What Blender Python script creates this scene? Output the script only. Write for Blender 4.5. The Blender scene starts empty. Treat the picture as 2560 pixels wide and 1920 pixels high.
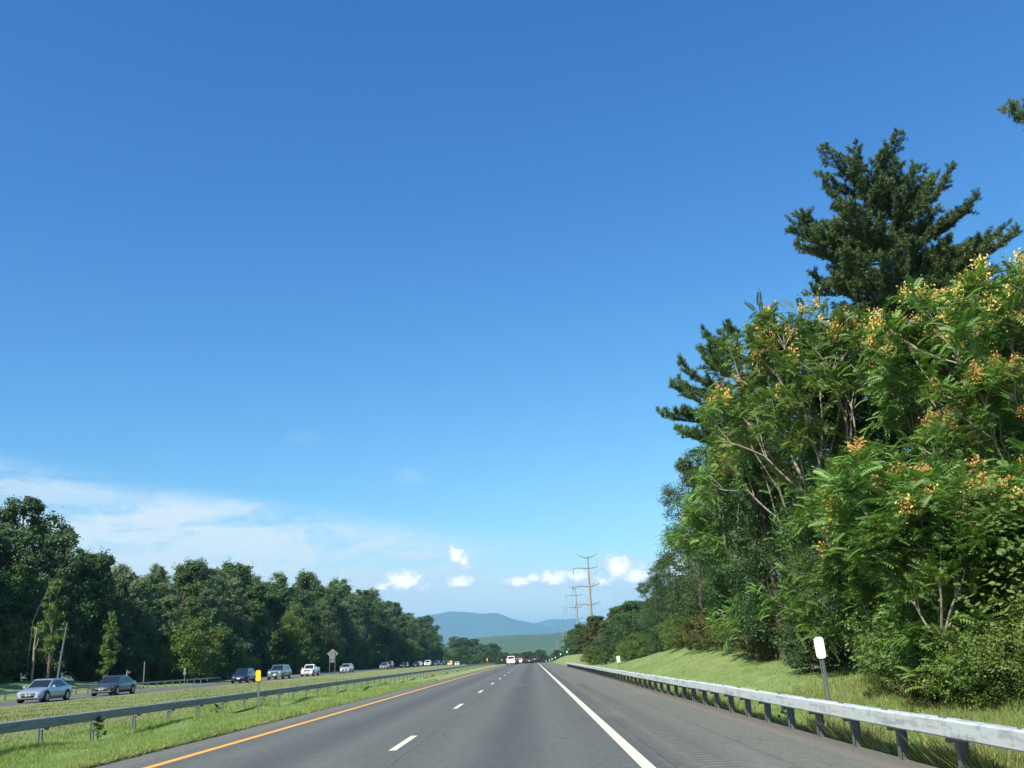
import bpy, math, random
import numpy as np
from math import radians, sin, cos, pi
C = bpy.data.collections.new("scene_objects"); bpy.context.scene.collection.children.link(C)
S = bpy.context.scene

# ------------------------------------------------------------------ camera
cam = bpy.data.objects.new("camera", bpy.data.cameras.new("camera")); C.objects.link(cam)
cam.data.sensor_width = 36.0; cam.data.lens = 33.75
cam.data.clip_start = 0.05; cam.data.clip_end = 60000
YAW, PITCH, ROLL, EYE = 0.4628, 15.919, 2.5, 1.38
y_, p_, r_ = map(radians, (YAW, PITCH, ROLL))
f_ = np.array([-sin(y_)*cos(p_), cos(y_)*cos(p_), sin(p_)])
r0_ = np.array([cos(y_), sin(y_), 0.0]); u0_ = np.cross(r0_, f_)
ri_ = cos(r_)*r0_ - sin(r_)*u0_; up_ = sin(r_)*r0_ + cos(r_)*u0_
from mathutils import Matrix, Vector
cam.matrix_world = Matrix(((ri_[0], up_[0], -f_[0], 0), (ri_[1], up_[1], -f_[1], 0), (ri_[2], up_[2], -f_[2], EYE), (0, 0, 0, 1)))
S.camera = cam

# ------------------------------------------------------------------ light
SUN = Vector((-0.42, -0.60, 0.68)).normalized()
sun = bpy.data.objects.new("sun", bpy.data.lights.new("sun", 'SUN')); C.objects.link(sun)
sun.data.energy = 4.7; sun.data.angle = radians(0.53); sun.data.color = (1.0, 0.95, 0.82)
sun.rotation_euler = SUN.to_track_quat('Z', 'Y').to_euler()
S.view_settings.view_transform = 'Standard'; S.view_settings.look = 'None'
S.view_settings.exposure = 1.0; S.view_settings.gamma = 1.0; S.view_settings.use_curve_mapping = False
W = bpy.data.worlds.new("World"); S.world = W; W.use_nodes = True
S.cycles.max_bounces = 6; S.cycles.diffuse_bounces = 3; S.cycles.transmission_bounces = 3; S.cycles.glossy_bounces = 2
S.cycles.volume_bounces = 0


class NB:
    """small node builder"""
    def __init__(s, tree): s.t = tree; s.n = tree.nodes; s.l = tree.links
    def new(s, typ, **kw):
        n = s.n.new(typ)
        for k, v in kw.items():
            if k == 'op': n.operation = v
            elif hasattr(n, k): setattr(n, k, v)
        return n
    def put(s, sock, v):
        if isinstance(v, bpy.types.NodeSocket): s.l.new(v, sock)
        elif v is not None:
            try: sock.default_value = v
            except Exception: sock.default_value = tuple(v) + (1,)
    def m(s, op, a, b=None, c=None, clamp=False):
        n = s.n.new('ShaderNodeMath'); n.operation = op; n.use_clamp = clamp
        s.put(n.inputs[0], a)
        if b is not None: s.put(n.inputs[1], b)
        if c is not None: s.put(n.inputs[2], c)
        return n.outputs[0]
    def smooth(s, v, a, b, lo=0.0, hi=1.0):
        n = s.n.new('ShaderNodeMapRange'); n.interpolation_type = 'SMOOTHSTEP'
        s.put(n.inputs['Value'], v); n.inputs['From Min'].default_value = a; n.inputs['From Max'].default_value = b
        n.inputs['To Min'].default_value = lo; n.inputs['To Max'].default_value = hi
        return n.outputs[0]
    def noise(s, vec, scale, detail=3, rough=0.55, dist=0.0):
        n = s.n.new('ShaderNodeTexNoise'); n.inputs['Scale'].default_value = scale
        n.inputs['Detail'].default_value = detail; n.inputs['Roughness'].default_value = rough; n.inputs['Distortion'].default_value = dist
        if vec is not None: s.l.new(vec, n.inputs['Vector'])
        return n.outputs['Fac']
    def mix(s, f, a, b, typ='MIX'):
        n = s.n.new('ShaderNodeMix'); n.data_type = 'RGBA'; n.blend_type = typ
        s.put(n.inputs[0], f); s.put(n.inputs[6], a if not isinstance(a, tuple) else a + (1,)); s.put(n.inputs[7], b if not isinstance(b, tuple) else b + (1,))
        return n.outputs[2]
    def ramp(s, f, stops):
        n = s.n.new('ShaderNodeValToRGB'); e = n.color_ramp.elements
        while len(e) < len(stops): e.new(0.5)
        for k, (p, c) in enumerate(stops): e[k].position = p; e[k].color = tuple(c) + (1,)
        s.put(n.inputs[0], f); return n.outputs[0]
    def scalevec(s, vec, sc):
        n = s.n.new('ShaderNodeMapping'); n.inputs['Scale'].default_value = sc; s.l.new(vec, n.inputs['Vector']); return n.outputs[0]


# world: daylight sky with thin cirrus and a band of low cumulus, all set by direction only
def build_world():
    b = NB(W.node_tree); b.n.clear()
    out = b.new('ShaderNodeOutputWorld'); bg = b.new('ShaderNodeBackground'); b.l.new(bg.outputs[0], out.inputs[0])
    bg.inputs['Strength'].default_value = 0.13
    sky = b.new('ShaderNodeTexSky', sky_type='NISHITA'); sky.sun_disc = False
    sky.sun_elevation = math.asin(SUN.z); sky.sun_rotation = math.atan2(SUN.x, SUN.y)
    sky.altitude = 100; sky.air_density = 1.0; sky.dust_density = 0.35; sky.ozone_density = 2.6
    # the camera renders the clear sky in deep saturated blue: a smooth per-channel response over the whole sky
    sc_ = b.new('ShaderNodeSeparateColor'); b.l.new(sky.outputs[0], sc_.inputs[0]); cc_ = b.new('ShaderNodeCombineColor')
    for i_, (pw, kk) in enumerate(((1.70, .80), (1.26, .62), (.80, .56))):
        v_ = b.m('POWER', b.m('MINIMUM', b.m('MULTIPLY', sc_.outputs[i_], .13*(.92, 1.06, 1.13)[i_]), 1.3), pw)
        b.l.new(b.m('MULTIPLY', v_, kk/.13), cc_.inputs[i_])
    skc = cc_.outputs[0]
    tc = b.new('ShaderNodeTexCoord'); sx = b.new('ShaderNodeSeparateXYZ'); b.l.new(tc.outputs['Generated'], sx.inputs[0])
    X, Y, Z = sx.outputs
    az = b.m('MULTIPLY', b.m('ARCTAN2', X, Y), 57.2958); el = b.m('MULTIPLY', b.m('ARCSINE', Z), 57.2958)
    cv = b.new('ShaderNodeCombineXYZ'); b.l.new(az, cv.inputs[0]); b.l.new(el, cv.inputs[1]); V = cv.outputs[0]
    # cirrus: long streaks tilted slightly
    mp = b.new('ShaderNodeMapping'); mp.inputs['Rotation'].default_value = (0, 0, radians(-9)); mp.inputs['Scale'].default_value = (0.075, 0.42, 1)
    b.l.new(V, mp.inputs[0])
    n1 = b.noise(mp.outputs[0], 1.0, 6, 0.62, 0.6)
    n2 = b.noise(b.scalevec(V, (0.9, 1.6, 1)), 1.0, 5, 0.6, 0.3)
    nn = b.m('ADD', b.m('MULTIPLY', n1, 0.75), b.m('MULTIPLY', n2, 0.25))
    # cirrus deck: upper edge falls from el 10.5 at az -30 to about 6 at az -5
    edge = b.m('ADD', b.m('MULTIPLY', az, -0.155), 6.15)
    d = b.m('SUBTRACT', el, edge)
    deck = b.m('MULTIPLY', b.smooth(d, 1.3, -1.2), b.smooth(el, 1.2, 5.5, 0.35, 1.0))
    deck = b.m('MULTIPLY', deck, b.smooth(az, 4.0, -14.0, 0.30, 1.0))
    ci = b.m('MULTIPLY', b.smooth(nn, 0.36, 0.60), deck)
    ci = b.m('MULTIPLY', ci, 1.25)
    veil = b.m('MULTIPLY', b.smooth(d, 1.0, -4.6), 0.78)
    ci = b.m('MAXIMUM', ci, b.m('MAXIMUM', veil, b.smooth(el, 6.5, 0.5, 0.0, 0.8)))
    # one long wisp and two faint scraps
    def streak(a0, e0, slope, la, we, k):
        u = b.m('SUBTRACT', az, a0); w = b.m('SUBTRACT', b.m('SUBTRACT', el, e0), b.m('MULTIPLY', u, slope))
        q = b.m('ADD', b.m('POWER', b.m('ABSOLUTE', b.m('DIVIDE', u, la)), 2.0), b.m('POWER', b.m('ABSOLUTE', b.m('DIVIDE', w, we)), 2.0))
        q = b.m('ADD', q, b.m('MULTIPLY', b.m('SUBTRACT', n2, 0.5), 1.9))
        return b.m('MULTIPLY', b.smooth(q, 1.1, 0.0), k)
    for a in ((-9.3, 6.65, 0.25, 3.4, 0.45, 0.8), (-6.9, 10.7, -0.1, 1.2, 0.6, 0.12), (-13.2, 13.0, -0.05, 1.3, 0.4, 0.06), (-18.5, 8.7, 0.10, 4.0, 0.7, 0.75), (-26, 9.5, -0.05, 5.5, 0.8, 0.6), (-15, 7.6, .12, 3.5, .35, .6)):
        ci = b.m('MAXIMUM', ci, streak(*a))
    col = b.mix(b.m('MINIMUM', ci, 0.9), skc, (3.5, 3.9, 4.0))
    # cumulus
    n3 = b.noise(b.scalevec(V, (1.0, 1.35, 1)), 2.3, 7, 0.58, 0.1)
    n4 = b.noise(b.scalevec(V, (1.0, 1.5, 1)), 0.65, 2, 0.5)
    mask = None; shade = None
    clouds = [(-7.3, 4.45, 1.45, 0.62, 1), (-8.6, 4.2, .8, .35, .8), (-6.2, 4.0, 1.2, .45, .6), (-4.2, 5.85, 0.55, 0.52, 1), (-3.75, 5.5, 0.5, 0.4, .8), (-3.55, 5.15, 0.55, 0.3, .55), (-4.0, 4.3, 1.15, .42, .95), 
              (-0.6, 4.2, 1.1, 0.38, .95), (0.3, 4.4, .8, .32, .9), (1.5, 4.3, 1.25, .5, .98), (2.9, 4.35, 1.2, .5, .85), (5.3, 4.7, 1.0, .75, 1.0), (6.3, 4.2, 1.4, .6, .95), (4.4, 4.0, 1.4, .5, .75), (5.8, 3.2, 1.0, .35, .4),
              (8.5, 4.3, 1.6, .8, .9), (12, 3.9, 3.0, .8, .7), (-6.2, 3.6, 1.5, .28, .35), (16, 4.5, 2.5, .6, .5), (-31, 4.0, 4, .7, .5), (24, 4.0, 4, .9, .6), (38, 5, 5, 1.1, .6), (-45, 4.6, 6, 1.0, .6)]
    for (a0, e0, ra, re, k) in clouds:
        ra *= 1.18; re *= 1.28
        u = b.m('DIVIDE', b.m('SUBTRACT', az, a0), ra); w = b.m('DIVIDE', b.m('SUBTRACT', el, e0), re)
        q = b.m('SQRT', b.m('ADD', b.m('MULTIPLY', u, u), b.m('MULTIPLY', w, w)))
        mk = b.m('MULTIPLY', b.m('SUBTRACT', 1.25, q), k, clamp=False)
        mask = mk if mask is None else b.m('MAXIMUM', mask, mk)
        sh = b.m('ADD', w, b.m('MULTIPLY', q, -0.0))
        sh = b.m('ADD', sh, b.m('MULTIPLY', b.m('SUBTRACT', mk, 1.0), 3.0))
        shade = sh if shade is None else b.m('MAXIMUM', shade, sh)
    mm = b.m('ADD', mask, b.m('MULTIPLY', b.m('SUBTRACT', n3, 0.47), 2.7))
    cu = b.smooth(mm, 0.14, 0.55)
    tone = b.m('ADD', shade, b.m('MULTIPLY', b.m('SUBTRACT', n3, 0.5), 3.0))
    ccol = b.mix(b.smooth(tone, -1.5, 0.4), (3.2, 3.75, 4.2), (7.4, 7.2, 6.9))
    col = b.mix(b.m('MULTIPLY', cu, 0.93), col, ccol)
    b.l.new(col, bg.inputs['Color'])
build_world()

# ------------------------------------------------------------------ materials
def mat(name):
    m = bpy.data.materials.new(name); m.use_nodes = True; b = NB(m.node_tree); b.n.clear()
    out = b.new('ShaderNodeOutputMaterial'); return m, b, out
def pbsdf(b, out, col, rough=0.7, spec=0.5, metal=0.0, **kw):
    p = b.new('ShaderNodeBsdfPrincipled'); b.put(p.inputs['Base Color'], col if not isinstance(col, tuple) else col + (1,))
    b.put(p.inputs['Roughness'], rough); b.put(p.inputs['Specular IOR Level'], spec); b.put(p.inputs['Metallic'], metal)
    for k, v in kw.items(): b.put(p.inputs[k.replace('_', ' ')], v)
    if out is not None: b.l.new(p.outputs[0], out.inputs[0])
    return p
def bump(b, p, h, strength=0.5, dist=0.02):
    n = b.new('ShaderNodeBump'); n.inputs['Strength'].default_value = strength; n.inputs['Distance'].default_value = dist
    b.l.new(h, n.inputs['Height']); b.l.new(n.outputs[0], p.inputs['Normal'])
def pos(b):
    return b.new('ShaderNodeNewGeometry').outputs['Position']
def simple(name, col, rough=0.6, spec=0.5, metal=0.0, var=0.12, sc=3.0, **kw):
    m, b, out = mat(name)
    tc = b.new('ShaderNodeTexCoord').outputs['Object']
    n = b.noise(tc, sc, 4)
    c2 = tuple(max(0, c*(1-var)) for c in col); c1 = tuple(min(1, c*(1+var)) for c in col)
    pbsdf(b, out, b.mix(n, c2, c1), rough, spec, metal, **kw); return m
def leafmat(name, c0, c1, c2=None, f2=0.0, trans=0.3, big=0.25, rough=0.55, spec=0.35):
    """leaf: colour varies per leaf (rnd) and in soft patches"""
    m, b, out = mat(name)
    at = b.new('ShaderNodeAttribute'); at.attribute_name = 'rnd'; r = at.outputs['Fac']
    oi = b.new('ShaderNodeObjectInfo').outputs['Random']
    n = b.noise(b.new('ShaderNodeTexCoord').outputs['Object'], big, 3)
    f = b.m('ADD', b.m('MULTIPLY', r, 0.8), b.m('MULTIPLY', b.m('SUBTRACT', n, 0.38), 1.2), clamp=True)
    col = b.mix(f, c0, c1)
    if c2 is not None:
        col = b.mix(b.m('MULTIPLY', b.smooth(b.m('ADD', r, b.m('MULTIPLY', n, 0.6)), 1.3-f2*0.5, 1.42-f2*0.5), 0.9), col, c2)
    hs = b.new('ShaderNodeHueSaturation'); b.l.new(col, hs.inputs['Color'])
    b.put(hs.inputs['Hue'], b.m('ADD', 0.492, b.m('MULTIPLY', oi, 0.022))); b.put(hs.inputs['Value'], b.m('ADD', 0.86, b.m('MULTIPLY', oi, 0.34)))
    col = hs.outputs[0]
    p = pbsdf(b, None, col, rough, spec)
    t = b.new('ShaderNodeBsdfTranslucent'); tcol = b.mix(1.0, col, (1.25, 1.35, 0.45), 'MULTIPLY'); b.l.new(tcol, t.inputs[0])
    mx = b.new('ShaderNodeMixShader'); mx.inputs[0].default_value = trans
    b.l.new(p.outputs[0], mx.inputs[1]); b.l.new(t.outputs[0], mx.inputs[2]); b.l.new(mx.outputs[0], out.inputs[0])
    return m

M = {}
M['leaf_dark'] = leafmat('leaf_dark', (.028, .062, .026), (.082, .138, .048), (.15, .15, .04), 0.05)
M['leaf_mid'] = leafmat('leaf_mid', (.038, .080, .028), (.100, .165, .048), (.20, .18, .05), 0.10)
M['leaf_grey'] = leafmat('leaf_grey', (.065, .105, .058), (.165, .215, .110), (.15, .13, .05), 0.05)
M['leaf_bright'] = leafmat('leaf_bright', (.060, .112, .028), (.165, .220, .050), (.32, .27, .05), 0.22, trans=0.35)
M['leaf_autumn'] = leafmat('leaf_autumn', (.050, .075, .022), (.120, .105, .032), (.20, .075, .02), 0.35)
M['ailanthus'] = leafmat('ailanthus_leaf', (.064, .138, .034), (.185, .290, .075), (.32, .30, .07), 0.10, trans=0.38, big=0.35)
M['seed'] = leafmat('seed_cluster_orange', (.58, .31, .10), (.66, .43, .14), (.55, .16, .07), 0.3, trans=0.25, rough=0.7)
M['seed_yellow'] = leafmat('seed_cluster_yellow', (.46, .33, .10), (.58, .42, .14), (.55, .28, .10), 0.2, trans=0.25, rough=0.7)
M['needle'] = leafmat('pine_needle', (.030, .064, .022), (.090, .140, .040), None, 0, trans=0.15, big=0.5, rough=0.5)
M['grass'] = leafmat('grass_blade', (.130, .210, .060), (.270, .330, .110), (.40, .37, .18), 0.25, trans=0.4, big=0.35, rough=0.6)
M['grass_dry'] = leafmat('grass_blade_dry', (.105, .165, .050), (.20, .235, .085), (.27, .21, .12), 0.4, trans=0.3, big=0.15, rough=0.7)
M['weed'] = leafmat('weed_blade', (.13, .18, .050), (.28, .28, .10), (.40, .33, .18), 0.5, trans=0.35, big=0.8, rough=0.6)
M['bark_pale'] = simple('bark_pale', (.23, .20, .165), 0.85, 0.2, var=0.3, sc=6)
M['bark'] = simple('bark_brown', (.11, .09, .07), 0.9, 0.2, var=0.35, sc=5)
M['bark_dark'] = simple('bark_dark', (.05, .042, .036), 0.9, 0.2, var=0.35, sc=5)
M['dead_wood'] = simple('dead_wood', (.26, .21, .155), 0.85, 0.2, var=0.35, sc=4)
M['pylon'] = simple('weathering_steel_pole', (.235, .23, .205), 0.75, 0.3, var=0.15, sc=1)
M['pylon_arm'] = simple('steel_arm', (.14, .135, .12), 0.6, 0.4, var=0.1, sc=1)
M['insulator'] = simple('insulator', (.10, .09, .08), 0.5, 0.4)
M['sign_white'] = simple('marker_sheeting_white', (.80, .82, .76), 0.4, 0.4, var=0.04)
M['sign_yellow'] = simple('marker_sheeting_amber', (.86, .42, .02), 0.4, 0.4, var=0.04)
M['sign_green'] = simple('marker_green', (.015, .16, .11), 0.5, 0.4)
M['sign_back'] = simple('sign_back_aluminium', (.17, .185, .17), 0.6, 0.3, 0.2, var=0.1)
M['post_steel'] = simple('post_steel', (.13, .145, .145), 0.5, 0.5, 0.4, var=0.2)
M['dark'] = simple('dark_void', (.012, .012, .014), 0.6, 0.3)
M['tyre'] = simple('tyre_rubber', (.018, .018, .019), 0.8, 0.2)
M['rim'] = simple('rim_alloy', (.35, .36, .37), 0.35, 0.5, 0.7)
M['chrome'] = simple('chrome', (.62, .63, .65), 0.18, 0.5, 1.0, var=0.02)
M['lamp'] = simple('headlamp_lens', (.62, .66, .70), 0.12, 0.8, 0.2, var=0.02)
M['tail'] = simple('tail_lamp', (.30, .012, .010), 0.2, 0.6)
M['plate'] = simple('number_plate', (.70, .72, .68), 0.4, 0.4)
M['flag_cloth'] = simple('flag_cloth', (.10, .055, .06), 0.9, 0.1)
def lampmat(name, col, st):
    m, b, out = mat(name); p = pbsdf(b, out, (.7, .7, .7), 0.2, 0.5); p.inputs['Emission Color'].default_value = col + (1,); p.inputs['Emission Strength'].default_value = st; return m
M['lit_lamp'] = lampmat('lit_headlamp', (1.0, .86, .72), 6.0)
M['lit_lamp_warm'] = lampmat('lit_headlamp_warm', (1.0, .75, .35), 5.0)
m, b, out = mat('car_glass'); p = pbsdf(b, out, (.012, .016, .018), 0.04, 0.7); M['glass'] = m
def paint(name, col, metal=0.35, rough=0.32):
    m, b, out = mat('paint_' + name)
    n = b.noise(b.new('ShaderNodeTexCoord').outputs['Object'], 1.5, 3)
    rr = b.smooth(n, 0.3, 0.8, rough, rough + 0.12)
    p = pbsdf(b, out, b.mix(n, tuple(c*0.93 for c in col), col), rr, 0.5, metal, Coat_Weight=0.8, Coat_Roughness=0.05); return m

# guard rail: galvanised, pale chalky face with dark scuffs / rails on the median duller
def railmat(name, base, dark, amount):
    m, b, out = mat(name); P = pos(b)
    n = b.noise(b.scalevec(P, (6, .55, 7)), 1.3, 6, 0.7)
    n2 = b.noise(b.scalevec(P, (3, 2.2, 3)), 2.5, 4, 0.65)
    sx = b.new('ShaderNodeSeparateXYZ'); b.l.new(P, sx.inputs[0])
    # diagonal scrape marks
    mp = b.new('ShaderNodeMapping'); mp.inputs['Rotation'].default_value = (radians(48), 0, 0); mp.inputs['Scale'].default_value = (1, 22, 1.6); b.l.new(P, mp.inputs[0])
    sc = b.m('MULTIPLY', b.smooth(b.noise(mp.outputs[0], 1.0, 3), 0.54, 0.66), b.smooth(n2, 0.45, 0.6))
    f = b.m('MAXIMUM', b.smooth(b.m('ADD', b.m('MULTIPLY', n, .65), b.m('MULTIPLY', n2, .35)), 0.49, 0.61), b.m('MULTIPLY', sc, 0.5))
    col = b.mix(b.m('MULTIPLY', f, amount), base, dark)
    p = pbsdf(b, out, col, 0.62, 0.35, 0.1); bump(b, p, n2, 0.25, 0.004); return m
M['rail_white'] = railmat('rail_chalky', (.45, .49, .48), (.20, .225, .24), 0.7)
M['rail_grey'] = railmat('rail_galvanised', (.26, .29, .29), (.15, .17, .17), 0.7)

def asphaltmat(name, base, warm, tracks):
    m, b, out = mat(name); P = pos(b)
    sx = b.new('ShaderNodeSeparateXYZ'); b.l.new(P, sx.inputs[0]); x = sx.outputs[0]
    grain = b.noise(P, 38, 4, 0.8); mid = b.noise(b.scalevec(P, (1.6, .12, 1)), 1.0, 5, 0.6); big = b.noise(P, 0.35, 4)
    col = b.mix(grain, tuple(c*0.45 for c in base), tuple(c*1.55 for c in base))
    col = b.mix(b.m('MULTIPLY', b.smooth(mid, 0.35, 0.7), 0.35), col, warm)
    ag = b.noise(b.scalevec(P, (1, .45, 1)), 9, 4, .75); col = b.mix(1.0, col, b.mix(b.smooth(ag, .25, .75), (.80, .80, .80), (1.2, 1.2, 1.2)), 'MULTIPLY')
    spk = b.noise(P, 130, 2, 0.6); col = b.mix(b.m('MULTIPLY', b.smooth(spk, 0.66, 0.74), 0.5), col, (.24, .24, .22))
    for (x0, w, k) in tracks:   # polished / oil darkened bands along the lanes
        q = b.m('ABSOLUTE', b.m('SUBTRACT', b.m('ADD', x, b.m('MULTIPLY', b.m('SUBTRACT', big, 0.5), 0.35)), x0))
        f = b.m('MULTIPLY', b.smooth(q, w, 0.0), abs(k)); f = b.m('MULTIPLY', f, b.smooth(mid, 0.2, 0.6, 0.6, 1.0))
        col = b.mix(f, col, (.045, .050, .056) if k > 0 else (.15, .15, .14))
    col = b.mix(b.m('MULTIPLY', b.smooth(big, 0.55, 0.75), 0.15), col, (.06, .062, .064))
    # paving joint, hairline cracks, small sealed spots
    wob = b.m('MULTIPLY', b.m('SUBTRACT', b.noise(b.scalevec(P, (1, .6, 1)), 1.2, 4), .5), .12)
    for xj in (1.72, -2.05, -5.72, 3.1):
        q = b.m('ABSOLUTE', b.m('SUBTRACT', b.m('ADD', x, wob), xj)); col = b.mix(b.m('MULTIPLY', b.smooth(q, .022, .004), .55), col, (.035, .037, .038))
    vo = b.new('ShaderNodeTexVoronoi', feature='DISTANCE_TO_EDGE'); vo.inputs['Scale'].default_value = .22
    vd = b.new('ShaderNodeVectorMath'); vd.operation = 'ADD'; nz = b.new('ShaderNodeTexNoise'); nz.inputs['Scale'].default_value = .8; nz.inputs['Detail'].default_value = 5; b.l.new(P, nz.inputs['Vector']); b.l.new(P, vd.inputs[0]); b.l.new(nz.outputs['Color'], vd.inputs[1]); b.l.new(vd.outputs[0], vo.inputs['Vector'])
    ck = b.m('MULTIPLY', b.smooth(vo.outputs['Distance'], .0035, .0008), b.smooth(big, .48, .58)); col = b.mix(b.m('MULTIPLY', ck, .6), col, (.03, .032, .033))
    st = b.smooth(b.noise(b.scalevec(P, (1.4, .5, 1)), 1.1, 3, .5), .66, .74); col = b.mix(b.m('MULTIPLY', st, .22), col, (.045, .048, .05))
    lt = b.smooth(b.noise(b.scalevec(P, (.9, .14, 1)), .9, 4, .6), .52, .7); col = b.mix(b.m('MULTIPLY', lt, .30), col, tuple(c*1.35 for c in warm))
    p = pbsdf(b, out, col, 0.85, 0.28); bump(b, p, grain, 0.5, 0.008)
    return m, b, p
M['asphalt'] = asphaltmat('asphalt_lanes', (.088, .098, .092), (.10, .102, .092), [(-0.45, .75, .55), (-4.1, .8, .45), (.45, .5, -.22), (-1.35, .5, -.2), (-3.2, .5, -.2), (-5.1, .45, -.15), (1.55, .35, .3)])[0]
M['shoulder'] = asphaltmat('asphalt_shoulder', (.118, .122, .104), (.145, .14, .12), [(1.75, .4, .5), (2.5, .35, .22), (-6.3, .25, .3)])[0]
M['asphalt_far'] = asphaltmat('asphalt_oncoming', (.095, .096, .096), (.11, .105, .10), [(-33.5, .8, .3)])[0]
M['groove'] = simple('milled_groove', (.094, .095, .086), 0.9, 0.2, var=.2)
def linemat(name, c):
    m, b, out = mat(name); P = pos(b); n = b.noise(P, 30, 4, 0.7)
    p = pbsdf(b, out, b.mix(b.smooth(n, 0.55, 0.70), c, tuple(k*0.55 for k in c)), 0.7, 0.3); return m
M['line_white'] = linemat('line_white', (.56, .58, .46)); M['line_yellow'] = linemat('line_yellow', (.66, .33, .06)); M['line_pale'] = linemat('line_pale_yellow', (.62, .52, .30))

def groundmat():
    m, b, out = mat('grass_ground'); P = pos(b)
    sx = b.new('ShaderNodeSeparateXYZ'); b.l.new(P, sx.inputs[0]); x, y = sx.outputs[0], sx.outputs[1]
    n1 = b.noise(P, 0.22, 4); n2 = b.noise(b.scalevec(P, (1, .5, 1)), 1.6, 5, .65); n3 = b.noise(P, 14, 3, .7)
    col = b.mix(n3, (.100, .165, .055), (.195, .265, .098))
    col = b.mix(b.m('MULTIPLY', b.smooth(n2, .45, .68), .55), col, (.290, .300, .120))
    col = b.mix(b.m('MULTIPLY', b.smooth(n1, .55, .72), .5), col, (.115, .190, .060))
    mv = b.m('MULTIPLY', b.smooth(x, 4.6, 5.5), b.smooth(b.noise(b.scalevec(P, (.7, .22, 1)), 1.0, 5, .65), .50, .64)); col = b.mix(b.m('MULTIPLY', mv, .35), col, (.23, .21, .09))
    mv2 = b.m('MULTIPLY', b.smooth(x, 4.6, 5.5), b.smooth(b.noise(b.scalevec(P, (.5, .3, 1)), 1.7, 4, .6), .56, .66)); col = b.mix(b.m('MULTIPLY', mv2, .45), col, (.075, .13, .045))
    # the mown median beyond the rail is drier, with bare brown patches
    med = b.m('MULTIPLY', b.smooth(x, -11.5, -14.0), b.smooth(x, -40, -30))
    dry = b.m('MULTIPLY', b.smooth(b.noise(b.scalevec(P, (.28, .10, 1)), 1.0, 5, .6), .38, .58), med)
    col = b.mix(b.m('MULTIPLY', dry, .7), col, (.200, .165, .095))
    col = b.mix(b.m('MULTIPLY', med, .5), col, (.155, .185, .07))
    # yellowed, thin grass with bare spots beside the left paving
    yl = b.m('MULTIPLY', b.smooth(x, -9.6, -7.3), b.smooth(x, -6.9, -7.0))
    col = b.mix(b.m('MULTIPLY', yl, .55), col, (.30, .29, .13))
    col = b.mix(b.m('MULTIPLY', yl, b.smooth(b.noise(b.scalevec(P, (1, .35, 1)), 1.5, 5, .6), .52, .66)), col, (.22, .19, .13))
    # gravel and thin dry grass along the edge of the right shoulder
    e = b.m('MULTIPLY', b.smooth(x, 5.0, 4.35), b.smooth(x, 3.2, 3.6))
    e = b.m('MULTIPLY', e, b.smooth(b.noise(b.scalevec(P, (1, .3, 1)), 2.2, 3), .2, .36))
    col = b.mix(e, col, b.mix(b.noise(P, 40, 3, .8), (.085, .080, .070), (.19, .175, .15)))
    # forest floor
    fl = b.m('MAXIMUM', b.smooth(x, 13.5, 16.0), b.smooth(x, -46.0, -49.0))
    col = b.mix(b.m('MULTIPLY', fl, .9), col, (.045, .038, .022))
    p = pbsdf(b, out, col, 0.9, 0.15); bump(b, p, n3, 0.8, 0.06); return m
M['ground'] = groundmat()

# ------------------------------------------------------------------ mesh helpers
def np_mesh(name, V, F, mats, smooth=False, rnd=None, midx=None):
    V = np.asarray(V, dtype=np.float32).reshape(-1, 3); F = np.asarray(F, dtype=np.int32)
    k = F.shape[1]; me = bpy.data.meshes.new(name)
    me.vertices.add(len(V)); me.vertices.foreach_set('co', V.ravel())
    me.loops.add(F.size); me.loops.foreach_set('vertex_index', F.ravel())
    me.polygons.add(len(F)); me.polygons.foreach_set('loop_start', np.arange(0, F.size, k, dtype=np.int32))
    if smooth: me.polygons.foreach_set('use_smooth', np.ones(len(F), dtype=bool))
    else: me.polygons.foreach_set('use_smooth', np.zeros(len(F), dtype=bool))
    for m in (mats if isinstance(mats, (list, tuple)) else [mats]): me.materials.append(m)
    if midx is not None: me.polygons.foreach_set('material_index', np.asarray(midx, dtype=np.int32))
    if rnd is not None:
        a = me.attributes.new('rnd', 'FLOAT', 'POINT'); a.data.foreach_set('value', np.asarray(rnd, dtype=np.float32))
    me.update(calc_edges=True); return me
def obj(name, me, parent=None, loc=None, rot=None):
    o = bpy.data.objects.new(name, me); C.objects.link(o)
    if parent is not None: o.parent = parent
    if loc is not None: o.location = loc
    if rot is not None: o.rotation_euler = rot
    return o
def tag(o, label, cat, group=None, kind=None):
    if label: o['label'] = label
    if cat: o['category'] = cat
    if group: o['group'] = group
    if kind: o['kind'] = kind
    return o
def thing(name, label, cat, loc=(0, 0, 0), rz=0.0, group=None):
    o = bpy.data.objects.new(name, None); C.objects.link(o); o.location = loc; o.rotation_euler = (0, 0, rz); o.empty_display_size = 0.3
    return tag(o, label, cat, group)

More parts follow.
